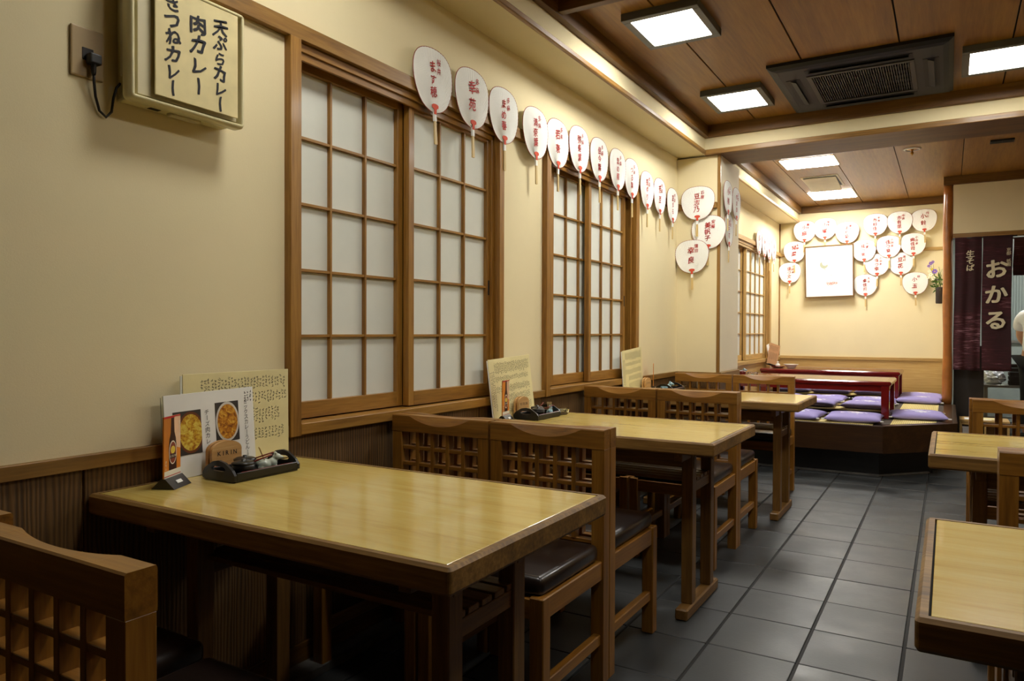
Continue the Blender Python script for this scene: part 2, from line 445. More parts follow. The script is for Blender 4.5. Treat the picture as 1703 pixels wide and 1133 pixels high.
# clear glass
m, nt, bs = new_mat('clear_glass'); bs.inputs['Base Color'].default_value = (0.95, 0.98, 0.96, 1); bs.inputs['Transmission Weight'].default_value = 1
bs.inputs['Roughness'].default_value = 0.05; bs.inputs['IOR'].default_value = 1.45; M['glass'] = m

# ------------------------------------------------------------------ the room
XW = -1.8555; YP = 5.648; YB = 5.60; YF = 9.73; YN = -3.6; XR = 1.12; ZC = 2.704; ZS = 2.504; XS = -1.622
fl = struct(bx('floor', 'grout', (XW - .1, YN, -.06), (2.0, 11.3, -.004), None, 0))
TX, TY = 0.308, 0.3335
for i in range(-5, 6):
    for j in range(-1, 27):
        x0 = -0.741 + TX * (i + 0); y0 = 2.63 + TY * (j - 7)
        if x0 + TX < XW or x0 > XR or y0 > 8.6 or (y0 > 6.9 and x0 < -0.2) or (x0 > 0.5 and y0 > 5.5): continue
        o = bx('tile', 'tile', (max(x0 + .005, XW + .02), y0 + .0022, -.02), (x0 + TX - .005, y0 + TY - .0022, 0), fl, .002)
        o.location.z += rnd.uniform(-.0006, .0006)

WIN = [(1.685, 2.965), (3.44, 4.735), (6.95, 9.10)]
mb = MB(); ys = YN
for y0, y1 in WIN:
    mb.box((XW - .12, ys, 0), (XW, y0, ZC)); mb.box((XW - .12, y0, 0), (XW, y1, .80)); mb.box((XW - .12, y0, 2.084), (XW, y1, ZC)); ys = y1
mb.box((XW - .12, ys, 0), (XW, YF, ZC))
wl = struct(mb.build('wall_left', 'wall'))
y = 1.011 - .596 * 8
while y < YP - .02:                                      # cedar wainscot boards
    y1 = min(y + .596, YP); y0_ = max(y, YN)
    if y1 > YN + .05: bx('panel', 'cedar', (XW, y0_ + .003, .09), (XW + .011, y1 - .003, .785), wl, .002)
    y += .596
bx('panel', 'pale', (XW, 6.24, .413), (XW + .008, YF, .785), wl)
struct(bx('baseboard_left', 'mould', (XW, YN, .0), (XW + .02, YP, .09)))
struct(bx('trim_1', 'stone', (XW + .02, YN, 0), (XW + .10, YP, .028)))
struct(bx('trim_2', 'trim', (XW, YN, .782), (XW + .022, YP, .818)))
struct(bx('trim_3', 'trim', (XW, YN, 2.084), (XW + .026, YP, 2.136)))
struct(bx('trim_4', 'paletrim', (XW, 6.22, .782), (XW + .022, YF, .822)))
struct(bx('trim_5', 'paletrim', (XW, 6.22, 2.084), (XW + .026, YF, 2.13)))
# pillar that closes the hall on the window side
wp = struct(bx('wall_pillar', 'wall', (XW, YP, 0), (-1.517, 6.22, 2.49), None, 0))
bx('plaster_face', 'plaster', (-1.517, 5.662, .822), (-1.513, 6.22, 2.49), wp, 0)
bx('corner_post', 'trim', (-1.536, YP - .004, .818), (-1.5125, YP + .014, 2.49), wp)
bx('rail', 'trim', (XW + .022, YP - .02, .782), (-1.50, YP, .818), wp)
bx('rail', 'trim', (-1.513, YP - .02, .782), (-1.495, 6.22, .818), wp)
bx('rail', 'trim', (XW + .026, YP - .024, 2.084), (-1.536, YP, 2.13), wp)
for k in range(2): bx('panel', 'cedar_x', (XW + .012 + .166 * k, YP - .011, .09), (XW + .172 + .166 * k, YP, .782), wp, .002)
bx('panel', 'cedar', (-1.517, YP, .09), (-1.506, 6.22, .782), wp, .002)
# soffit, beam, mouldings
so = struct(bx('ceiling_soffit', 'wall', (XW, YN, ZS), (XS, YF, ZC), None, 0))
bx('bead', 'trim', (XS - .012, YN, ZS - .006), (XS + .012, YB - .015, ZS + .022), so, .004)
bx('bead', 'paletrim', (XS - .012, 6.035, ZS - .006), (XS + .012, YF, ZS + .022), so, .004)
bx('moulding', 'mould', (XS, YN, 2.618), (XS + .036, YB, ZC), so)
bx('moulding', 'mould', (XS, 6.03, 2.613), (XS + .036, YF, 2.695), so)
be = struct(bx('ceiling_beam', 'wall', (XS, YB, ZS), (XR, 6.03, ZC), None, 0))
bx('bead', 'trim', (XS, YB - .015, ZS - .014), (XR, YB + .002, ZS + .024), be, .003)
bx('beam_board', 'mould', (-1.625, YB + .002, ZS - .013), (XR, 6.03, ZS), be)
bx('moulding', 'mould', (XS + .036, YB - .038, 2.618), (XR, YB, ZC), be)
cr = struct(bx('ceiling_crossbar', 'mould', (XS + .036, 3.066, 2.628), (XR, 3.11, ZC)))
sr = struct(bx('ceiling_soffit_right', 'wall', (.72, YN, ZS), (XR, YB, ZC), None, 0))
ce = struct(bx('ceiling', 'gap', (XW, YN, ZC + .012), (XR, 11.3, ZC + .08), None, 0))
LX = [XS, -1.24, -.744, -.243, .281, .72]
for y0, y1 in ((YN, 3.07), (3.11, YB)):
    for a, b in zip(LX, LX[1:]): bx('board', 'ceil', (a + .004, y0, ZC), (b - .004, y1, ZC + .012), ce, .001)
LX2 = [XS, -1.388, -.897, -.41, .0955, .60, XR]
for a, b in zip(LX2, LX2[1:]):
    bx('board', 'ceil', (a + .003, 6.03, 2.695), (b - .003, YF if b < .05 else (YF if a < 0 else 8.6), ZC + .012), ce, .001)
wf = struct(bx('wall_far', 'wall', (XW, YF, 0), (-.03, YF + .1, 2.695), None, 0))
bx('panel', 'pale', (XW, YF - .008, .413), (-.03, YF, .80), wf)
bx('rail', 'paletrim', (XW + .022, YF - .022, .80), (-.03, YF, .836), wf)
bx('rail', 'paletrim', (XW + .026, YF - .02, 2.083), (-.03, YF, 2.118), wf)
bx('moulding', 'mould', (XS + .036, YF - .03, 2.613), (-.03, YF, 2.695), wf)
bx('corner_post', 'trim', (XW, YF - .014, .836), (XW + .014, YF, ZS), wf)
struct(bx('wall_alcove', 'wall', (-.03, 8.66, 0), (.03, 11.2, 2.695), None, 0))
wn = struct(bx('wall_noren', 'wall', (.03, 8.565, 2.12), (XR, 8.64, 2.615), None, 0))
bx('lintel', 'trim', (.03, 8.545, 2.078), (XR, 8.655, 2.122), wn)
bx('moulding', 'mould', (-.055, 8.53, 2.612), (XR, 8.64, 2.695), wn)
struct(bx('wall_right', 'rightwall', (XR, YN, 0), (XR + .1, 8.64, ZC), None, 0))
struct(bx('wall_near', 'rightwall', (XW, YN - .1, 0), (XR, YN, ZC), None, 0))
struct(bx('baseboard_right', 'cedar', (XR - .012, YN, 0), (XR, 8.6, .80)))
# kitchen shell behind the curtain
struct(bx('wall_kitchen', 'kitchenwall', (.03, 11.2, 0), (2.0, 11.3, 2.6), None, 0))
struct(bx('wall_kitchen_right', 'kitchenwall', (1.9, 8.64, 0), (2.0, 11.2, 2.6), None, 0))
struct(bx('wall_kitchen_front', 'kitchenwall', (XR, 8.60, 0), (2.0, 8.64, 2.6), None, 0))
struct(bx('ceiling_kitchen', 'kitchenwall', (.03, 8.66, 2.5), (2.0, 11.3, 2.6), None, 0))

# log post
lg = []
for k in range(25):
    z = .412 + (2.612 - .412) * k / 24
    lg.append([((.043 + .003 * math.sin(k * .7 + a * 2)) * math.cos(a) - .01 + .004 * math.sin(z * 2.1), (.043 + .003 * math.sin(k * .9)) * math.sin(a) + 8.60, z) for a in [2 * math.pi * j / 20 for j in range(20)]])
tag(loft('log_post', lg, 'log', smooth=True), 'polished natural log post standing at the corner of the raised floor', 'post')

# ------------------------------------------------------------------ shoji windows
def sash(win, xf, ys, cols, pitch, mat_w):
    """xf: front plane of the sash, ys: start of its left stile"""
    z0, z1 = .827, 2.052; st = .034; x1 = xf; x0 = xf - .030
    c0 = ys + st; c1 = c0 + cols * pitch; rb = .884; rp = .2272
    s = bx('sash', mat_w, (x0, ys, z0), (x1, c0, z1), win)          # first stile carries the rest as sub-parts
    WORLD[s.name] = s.location + WORLD[win.name]
    def sub(name, m, a, b, bev=.001): return bx(name, m, a, b, s, bev)
    sub('stile', mat_w, (x0, c1, z0), (x1, c1 + st, z1), .0015)
    sub('rail', mat_w, (x0, c0, z0), (x1, c1, rb)); sub('rail', mat_w, (x0, c0, rb + 5 * rp), (x1, c1, z1))
    for k in range(1, cols): sub('muntin', mat_w, (x0 + .010, c0 + k * pitch - .005, rb), (x1 - .004, c0 + k * pitch + .005, rb + 5 * rp))
    for k in range(1, 5): sub('muntin', mat_w, (x0 + .010, c0, rb + k * rp - .005), (x1 - .006, c1, rb + k * rp + .005))
    for k in range(cols):
        for j in range(5): sub('pane', 'paper', (x0 + .006, c0 + k * pitch, rb + j * rp), (x0 + .010, c0 + (k + 1) * pitch, rb + (j + 1) * rp), 0)

def shoji(n, jl, jr, left, right, mat_w):
    y0, y1 = jl[0], jr[1]
    w = struct(bx('window_%d' % n, 'gap', (XW - .119, y0 + .02, .80), (XW - .105, y1 - .02, 2.084), None, 0))
    def part(name, m, a, b, bev=.0015):
        return bx(name, m, a, b, w, bev)
    part('jamb', mat_w, (XW - .10, jl[0], .782), (XW + .030, jl[1], 2.084)); part('jamb', mat_w, (XW - .10, jr[0], .782), (XW + .030, jr[1], 2.084))
    part('sill', mat_w, (XW - .10, jl[1], .786), (XW + .030, jr[0], .822)); part('head', mat_w, (XW - .10, jl[1], 2.055), (XW + .006, jr[0], 2.084))
    part('track', mat_w, (XW - .012, jl[1], 2.03), (XW - .002, jr[0], 2.056)); part('jamb_strip', mat_w, (XW - .05, jr[0] - .022, .822), (XW - .002, jr[0], 2.056))
    for (xf, ys, c, p) in (left, right):
        sash(w, xf, ys, c, p, mat_w)
    return w
w1 = shoji(1, (1.663, 1.709), (2.942, 2.982), (XW - .050, 1.712, 3, .1813), (XW - .014, 2.318, 3, .1829), 'frame')
w2 = shoji(2, (3.416, 3.463), (4.703, 4.760), (XW - .050, 3.610, 3, .170), (XW - .014, 4.034, 3, .170), 'frame')
w3 = shoji(3, (6.93, 6.975), (9.03, 9.12), (XW - .050, 7.06, 4, .225), (XW - .014, 8.02, 4, .225), 'paletrim')
for w, y in ((w1, 2.912), (w2, 4.594)):
    o = bx('finger_pull', 'dark', (XW - .0145, y - .006, 1.30), (XW - .012, y + .006, 1.37), w, .001)

# ------------------------------------------------------------------ ceiling lamps, air conditioner, vents
def ceiling_light(label, x0, x1, y0, y1, zb, m, flush=False, group='ceiling panel lamps'):
    cx, cy = (x0 + x1) / 2, (y0 + y1) / 2; t = thing('ceiling_light', label, 'lamp', (cx, cy, zb), 0, group)
    w, d = (x1 - x0) / 2, (y1 - y0) / 2; b = .012 if flush else .038; zt = .038 if not flush else .004
    mt = 'ivory2' if flush else 'lampframe'
    for a, c in (((-w, -d, 0), (w, -d + b, zt)), ((-w, d - b, 0), (w, d, zt)), ((-w, -d + b, 0), (-w + b, d - b, zt)), ((w - b, -d + b, 0), (w, d - b, zt))):
        bx('frame_bar', mt, a, c, t, .002)
    bx('diffuser', m, (-w + b, -d + b, -.004 if flush else .004), (w - b, d - b, .003 if flush else .010), t, 0)
    if not flush: bx('housing', mt, (-w + b, -d + b, .012), (w - b, d - b, zt), t, 0)
    return t
ceiling_light('square ceiling lamp in a grey frame, nearest of the two beside the window soffit', -1.41, -1.026, 3.40, 3.826, 2.666, M['lamp'])
ceiling_light('square ceiling lamp in a grey frame between the air conditioner and the window soffit', -1.41, -1.026, 4.745, 5.18, 2.666, M['lamp'])
ceiling_light('square ceiling lamp in a grey frame on the aisle side of the air conditioner', .052, .44, 4.727, 5.183, 2.666, M['lamp'])
ceiling_light('square ceiling lamp in a grey frame above the right tables', .052, .44, 3.40, 3.826, 2.666, M['lamp'])
ceiling_light('square ceiling lamp in a grey frame above the nearest left table', -1.41, -1.026, 1.35, 1.78, 2.666, M['lamp_near'])
ceiling_light('square ceiling lamp in a grey frame above the nearest right table', .052, .44, 1.35, 1.78, 2.666, M['lamp_near'])
ceiling_light('flush ceiling lamp over the raised floor, nearer the beam', -1.35, -.878, 6.98, 7.39, 2.690, M['lamp_back'], True)
ceiling_light('flush ceiling lamp over the raised floor, nearer the fan-covered wall', -1.383, -.906, 8.73, 9.245, 2.690, M['lamp_back'], True)
ceiling_light('kitchen ceiling lamp behind the curtain', .5, 1.5, 9.6, 9.9, 2.49, M['lamp'], True)

ac = thing('air_conditioner', 'dark grey cassette air conditioner set in the board ceiling', 'air conditioner', (-.464, 4.987, 2.666))
rings = []
for s_, z in ((.476, .038), (.476, .020), (.452, .006), (.425, 0.0), (.285, 0.0), (.285, .020)):
    rings.append([(-s_, -s_ * 1.05, z), (s_, -s_ * 1.05, z), (s_, s_ * 1.05, z), (-s_, s_ * 1.05, z)])
loft('panel', rings, 'acgrey', ac, caps=False)
bx('backing', 'acdark', (-.286, -.30, .018), (.286, .30, .030), ac, 0)
for a, b in (((-.285, -.299, -.006), (.285, -.272, .016)), ((-.285, .272, -.006), (.285, .299, .016)), ((-.285, -.272, -.006), (-.258, .272, .016)), ((.258, -.272, -.006), (.285, .272, .016))): bx('grille_frame', 'acgrille', a, b, ac, .002)
gr = MB()
for k in range(40): x = -.252 + .504 * k / 39; gr.box((x - .0024, -.27, .000), (x + .0024, .27, .014))
for k in range(6): y = -.21 + .43 * k / 5; gr.box((-.257, y - .002, .002), (.257, y + .002, .012))
tag(gr.build('intake_grille', 'acgrille', ac), kind='stuff')
for a, b in (((-.405, -.27, -.0016), (-.325, .27, .001)), ((.325, -.27, -.0016), (.405, .27, .001)), ((-.28, -.405, -.0016), (.28, -.330, .001)), ((-.28, .330, -.0016), (.28, .405, .001))):
    bx('air_slot', 'acdark', a, b, ac, 0)
    cx, cy = (a[0] + b[0]) / 2, (a[1] + b[1]) / 2; vert = (b[1] - a[1]) > (b[0] - a[0])
    o = bx('louver', 'acgrey', (cx - (.017 if vert else .26), cy - (.25 if vert else .017), -.009), (cx + (.017 if vert else .26), cy + (.25 if vert else .017), -.006), ac, .001)
    o.rotation_euler = (0, R(20), 0) if vert else (R(20), 0, 0)

vt = thing('ceiling_vent', 'ivory ceiling vent with a tilted flap between two flush lamps', 'vent', (-1.13, 8.16, 2.69))
for a, b in (((-.176, -.30, 0), (.176, -.275, .006)), ((-.176, .275, 0), (.176, .30, .006)), ((-.176, -.275, 0), (-.155, .275, .006)), ((.155, -.275, 0), (.176, .275, .006))): bx('frame_bar', 'ivory2', a, b, vt)
bx('duct', 'acdark', (-.155, -.275, .003), (.155, .275, .006), vt, 0)
fp = bx('flap', 'ivory2', (-.15, -.24, -.016), (.15, .25, -.008), vt); fp.rotation_euler = (R(-5), 0, 0); fp.location.z = -.024
sp = thing('sprinkler_head', 'brass sprinkler in a white ring on the board ceiling', 'sprinkler', (-.28, 7.10, 2.695))
lathe('ring', [(.068, 0), (.068, -.006), (.050, -.010), (.048, -.004), (.048, 0)], 'white', sp, 28)
lathe('cup', [(.047, -.002), (.038, -.005), (.012, -.004), (.010, -.020), (.004, -.022)], 'brass', sp, 20)
lathe('head', [(.005, -.02), (.012, -.034), (.014, -.040), (.005, -.048), (.002, -.06)], 'brass', sp, 12)
v2 = thing('small_ceiling_vent', 'small dark slotted vent on the ceiling near the sprinkler', 'vent', (.36, 7.145, 2.695))
bx('frame', 'acgrey', (-.082, -.05, -.012), (.082, .05, 0), v2)
for k in (-1, 1): bx('slot', 'acdark', (-.07 if k < 0 else .004, -.035, -.0135), (-.004 if k < 0 else .07, .035, -.0115), v2, 0)

# ------------------------------------------------------------------ raised floor
pf = thing('raised_platform', 'raised dark wood tatami floor with a cut corner and foot wells', 'platform', (0, 0, 0))
ZP = .412
bx('front_board', 'platform', (XW + .024, 6.25, .20), (-.42, 6.285, ZP), pf, .004)
def slant(name, p, q, z0, z1, th, m):
    d = Vector((q[0] - p[0], q[1] - p[1])); n = Vector((-d.y, d.x)).normalized() * th
    return prism(name, [p, q, (q[0] + n.x, q[1] + n.y), (p[0] + n.x, p[1] + n.y)], 'xy', z0, z1, m, pf)
slant('front_board', (-.42, 6.25), (.07, 6.77), .20, ZP, .035, 'platform')
bx('front_board', 'platform', (.035, 6.77, .20), (.07, 8.56, ZP), pf, .004)
def dk(name, poly, z0, z1, m): return prism(name, poly, 'xy', z0, z1, m, pf)
rect = lambda a, b, c, d: [(a, c), (b, c), (b, d), (a, d)]
for nm, pl in (('deck', rect(XW + .024, -.47, 6.285, 6.85)), ('deck', rect(XW + .024, -.47, 7.45, 8.55)), ('deck', rect(XW + .024, -.47, 9.15, 9.72)), ('deck', rect(XW + .024, -1.6, 6.85, 7.45)), ('deck', rect(XW + .024, -1.6, 8.55, 9.15)),
               ('deck', [(-.47, 6.285), (-.435, 6.285), (.036, 6.785), (.036, 8.55), (-.07, 8.55), (-.07, 9.72), (-.47, 9.72)])):
    dk(nm, pl, .36, .405, 'platform')
for pl in (rect(XW + .03, -.50, 6.33, 6.83), rect(XW + .03, -.50, 7.47, 8.0), rect(XW + .03, -.50, 8.02, 8.53), rect(XW + .03, -.50, 9.17, 9.70), [(-.385, 6.42), (-.075, 6.74), (-.075, 8.50), (-.385, 8.50)]):
    dk('tatami_mat', pl, .404, ZP, 'tatami')
dk('mat_border', [(-.45, 6.37), (-.385, 6.42), (-.385, 8.50), (-.45, 8.50)], .404, ZP + .0005, 'tatami_edge')
dk('mat_border', [(-.075, 6.74), (-.035, 6.78), (-.035, 8.50), (-.075, 8.50)], .404, ZP + .0005, 'tatami_edge')
dk('corner_deck', [(.035, 6.77), (-.035, 6.78), (-.435, 6.34), (-.435, 6.28)], .404, ZP, 'platform')
dk('corner_deck', rect(-.035, .035, 6.78, 8.55), .404, ZP, 'platform')
for y0, y1 in ((6.85, 7.45), (8.55, 9.15)):
    mb = MB()
    mb.box((-1.6, y0, .01), (-.47, y1, .03)); mb.box((-1.6, y0 - .015, .03), (-.47, y0, .36)); mb.box((-1.6, y1, .03), (-.47, y1 + .015, .36))
    mb.box((-1.615, y0, .03), (-1.6, y1, .36)); mb.box((-.47, y0, .03), (-.455, y1, .36)); mb.build('foot_well', 'dark', pf)
kb = MB(); kb.box((XW + .024, 6.42, 0), (-.46, 6.45, .36)); kb.build('kick_board', 'black', pf)
prism('kick_board', [(-.46, 6.42), (-.13, 6.78), (-.15, 6.80), (-.48, 6.44)], 'xy', 0, .36, 'black', pf)
prism('kick_board', [(-.13, 6.78), (-.10, 6.80), (-.10, 8.5), (-.13, 8.5)], 'xy', 0, .36, 'black', pf)
prism('floor_edging', [(XW + .024, 6.395), (-.46, 6.395), (-.12, 6.765), (-.13, 6.78), (-.46, 6.42), (XW + .024, 6.42)], 'xy', 0, .012, 'stone', pf)

def red_table(label, y0, y1, x1=-.40):
    x0 = XW + .03; t = thing('low_lacquer_table', label, 'table', ((x0 + x1) / 2, (y0 + y1) / 2, ZP + .001), 0, 'red lacquer tables on the raised floor')
    w, d = (x1 - x0) / 2, (y1 - y0) / 2; zt = .31
    prof = [(-.05, zt - .004), (-.012, zt), (0, zt - .010), (0, zt - .030), (-.010, zt - .038), (-.05, zt - .038)]
    rings = []
    for sx, sy in ((-1, -1), (1, -1), (1, 1), (-1, 1)):
        for a in range(4):
            an = {(-1, -1): 180, (1, -1): 270, (1, 1): 0, (-1, 1): 90}[(sx, sy)] + 30 * a
            r_ = .02; rings.append([((sx * (w - r_) + (r_ + o) * math.cos(R(an))) if o > -.03 else sx * (w + o), (sy * (d - r_) + (r_ + o) * math.sin(R(an))) if o > -.03 else sy * (d + o), z) for o, z in prof])
    loft('edge_band', rings, 'lacquer', t, loop=True)
    bx('tabletop', 'lacquer', (-w + .048, -d + .048, zt - .03), (w - .048, d - .048, zt - .004), t, .001)
    for sy in (-1, 1): bx('apron', 'lacquer', (-w + .06, sy * (d - .035) - .012, zt - .085), (w - .06, sy * (d - .035) + .012, zt - .037), t)
    for sx in (-1, 1): bx('apron', 'lacquer', (sx * (w - .045) - .012, -d + .06, zt - .085), (sx * (w - .045) + .012, d - .06, zt - .037), t)
    for sx in (-1, 1):
        for sy in (-1, 1): bx('leg', 'lacquer', (sx * (w - .045) - .03, sy * (d - .035) - .03, 0), (sx * (w - .045) + .03, sy * (d - .035) + .03, zt - .037), t, .004)
    return t
red_table('low red lacquer table nearest the hall on the raised floor', 6.775, 7.50)
red_table('low red lacquer table in front of the fan-covered wall', 8.50, 9.22, -.42)

# lavender cushions
def zabuton_mesh(seed):
    rg = random.Random(seed); n = 18; w, d, h = .215, .235, .034; V = []; F = []
    ph = [rg.uniform(0, 6) for _ in range(4)]
    for top in (1, -1):
        for i in range(n + 1):
            for j in range(n + 1):
                u, v = 2 * i / n - 1, 2 * j / n - 1
                pin = 1 - .07 * (1 - abs(u) ** 2) * abs(v) ** 4 - .07 * (1 - abs(v) ** 2) * abs(u) ** 4
                q = max(0, (1 - u ** 4) * (1 - v ** 4)) ** .42
                z = top * h * q * (1.0 if top > 0 else .8) + .006 * math.sin(3 * u + ph[0]) * math.sin(2.5 * v + ph[1]) * q
                V.append((u * w * (pin if abs(u) > .5 else 1), v * d * (pin if abs(v) > .5 else 1), z + h * .8))
    m_ = (n + 1) ** 2
    for t in (0, 1):
        for i in range(n):
            for j in range(n):
                a = t * m_ + i * (n + 1) + j; F.append((a, a + 1, a + n + 2, a + n + 1))
    bmv = bmesh.new(); me = bpy.data.meshes.new('floor_cushion'); me.from_pydata(V, [], F); bmv.from_mesh(me)
    bmesh.ops.remove_doubles(bmv, verts=bmv.verts[:], dist=1e-5); bmesh.ops.recalc_face_normals(bmv, faces=bmv.faces[:]); bmv.to_mesh(me); bmv.free()
    for p in me.polygons: p.use_smooth = True
    me.materials.append(M['zabuton']); return me
ZM = [zabuton_mesh(k) for k in range(3)]
tas = []
for sx in (-1, 1):
    for sy in (-1, 1): tas.append((sx * .212, sy * .232))
def cushion(label, x, y, rz=0, z=ZP, k=0):
    o = bpy.data.objects.new('floor_cushion', ZM[k % 3]); o.location = (x, y, z); o.rotation_euler = (0, 0, rz); link(o)
    tag(o, label, 'cushion', 'lavender floor cushions')
    for (a, b) in tas:
        bx('tassel', 'white', (a - .012, b - .006, .020), (a + .012, b + .006, .030), o, .002)
cushion('lavender floor cushion at the front edge, beside the cut corner', -.655, 6.56, .03, k=0)
cushion('lavender floor cushion at the front edge, second from the cut corner', -1.10, 6.55, -.04, k=1)
cushion('lavender floor cushion at the front edge, third from the cut corner', -1.55, 6.55, .02, k=2)
for i, (nm, x) in enumerate((('nearest the aisle', -.66), ('second from the aisle', -1.13), ('third from the aisle', -1.58))):
    cushion('lavender floor cushion behind the nearer red table, ' + nm, x, 7.73, .05 * (i - 1), k=i)
    cushion('lavender floor cushion before the farther red table, ' + nm, x + .02, 8.25, -.04 * (i - 1), k=i + 1)
for i, (nm, x) in enumerate((('nearest the aisle', -.72), ('second from the aisle', -1.18), ('third from the aisle', -1.62))):
    cushion('lavender floor cushion against the far wall, ' + nm, x, 9.44, .03 * (i - 1), k=i + 2)
cushion('lavender floor cushion lying across the tatami near the cut corner', -.215, 7.02, .10, k=1)
cushion('lavender floor cushion on the tatami by the log post, nearer one', -.25, 8.60, -.03, k=2)
cushion('lavender floor cushion on the tatami by the log post, farther one', -.25, 9.12, .04, k=0)

# ------------------------------------------------------------------ chairs
CW, CD = .43, .45
def make_chair():
    t = bpy.data.objects.new('dining_chair', None); COL.objects.link(t); t.empty_display_size = .05
    h, d = CW / 2, CD / 2
    for s in (-1, 1):
        bx('back_post', 'chair', (s * h - (.044 if s > 0 else 0), d - .045, 0), (s * h + (.044 if s < 0 else 0), d, .753), t, .0012)
        bx('front_leg', 'chair', (s * h - (.044 if s > 0 else 0), -d, 0), (s * h + (.044 if s < 0 else 0), -d + .044, .400), t, .003)
        bx('side_rail', 'chair', (s * (h - .022) - .017, -d + .044, .335), (s * (h - .022) + .017, d - .045, .396), t, .003)
        bx('stretcher', 'chair', (s * (h - .022) - .013, -d + .044, .125), (s * (h - .022) + .013, d - .045, .160), t, .003)
    bx('front_rail', 'chair', (-h + .044, -d + .006, .335), (h - .044, -d + .036, .392), t, .002)
    bx('rear_rail', 'chair', (-h + .044, d - .04, .335), (h - .044, d - .01, .396), t, .002)
    bx('seat_board', 'dark', (-h + .036, -d + .036, .378), (h - .036, d - .04, .394), t, .001)
    rings = []                                              # top rail, its front upper edge scooped out in the middle
    for k in range(33):
        x = -h + CW * k / 32; u = abs(x) / .130; c = .003 + (.025 * (1 - u * u) ** .9 if u < 1 else 0)
        rings.append([(x, d, .753), (x, d, .812), (x, d - .003, .815), (x, d - .046 + c * .75, .815 - (.0 if u >= 1 else c * .12)), (x, d - .046, .815 - c * 1.25), (x, d - .046, .753)])
    loft('top_rail', rings, 'chair', t)
    iw = h - .044; p = 2 * iw / 5
    for k in range(1, 5): bx('lattice_bar', 'chair', (-iw + k * p - .0075, d - .038, .455), (-iw + k * p + .0075, d - .008, .753), t, .001)
    for k in range(1, 6):
        z = .753 - .0605 * k
        bx('lattice_bar', 'chair', (-iw, d - .036, z - .0065), (iw, d - .010, z + .0065), t, .001)
    bx('seat_cushion', 'leather', (-h + .012, -d + .012, .396), (h - .012, d - .052, .452), t, .020, 4, True)
    q = h - .020; r_ = [(-q, -d + .02, .440), (q, -d + .02, .440), (q, d - .06, .440), (-q, d - .06, .440)]
    pts = []
    for i in range(4):
        a, b = Vector(r_[i]), Vector(r_[(i + 1) % 4])
        pts += [a + (b - a) * f for f in (.05, .35, .65, .95)]
    tube('piping', pts, .0028, 'leather', t, 6, True)
    return t
proto = make_chair(); used = [0]
def chair(label, x, y, rz):
    o = proto if not used[0] else copy_tree(proto); used[0] = 1
    o.location = (x, y, 0); o.rotation_euler = (0, 0, rz); tag(o, label, 'chair', 'lattice-back dining chairs'); return o
XO, XI = -1.152, -1.592; PI = math.pi
chair('lattice-back chair nearest the camera, seen from behind at the left edge', XO + .028, .775, PI)
chair('lattice-back chair nearest the wall, pushed to the near side of the front table', XI, .815, PI)
chair('lattice-back chair on the aisle, facing the front table from its far side', XO, 1.965, 0)
chair('lattice-back chair by the wall, facing the front table from its far side', XI, 1.965, 0)
chair('lattice-back chair on the aisle, near side of the middle left table', XO, 2.42, PI)
chair('lattice-back chair by the wall, near side of the middle left table', XI, 2.42, PI)
chair('lattice-back chair on the aisle, far side of the middle left table', XO, 3.665, .0)
chair('lattice-back chair by the wall, far side of the middle left table', XI, 3.665, 0)
chair('lattice-back chair on the aisle, near side of the rear left table', XO, 4.12, PI)
chair('lattice-back chair by the wall, near side of the rear left table', XI, 4.12, PI)
chair('lattice-back chair on the aisle, far side of the rear left table', XO, 5.305, 0)
chair('lattice-back chair by the wall, far side of the rear left table', XI, 5.305, 0)
XA, XB = .335, .785
chair('lattice-back chair on the aisle, far side of the front right table', XA, 2.155, 0)
chair('lattice-back chair by the wall, far side of the front right table', XB, 2.155, 0)
chair('lattice-back chair on the aisle, near side of the rear right table', XA, 2.61, PI)
chair('lattice-back chair by the wall, near side of the rear right table', XB, 2.61, PI)
chair('lattice-back chair on the aisle, far side of the rear right table', XA - .018, 3.93, 0)
chair('lattice-back chair by the wall, far side of the rear right table', XB, 3.93, 0)
chair('lattice-back chair beyond the rear right table, turned away from it', XA - .03, 4.385, PI)

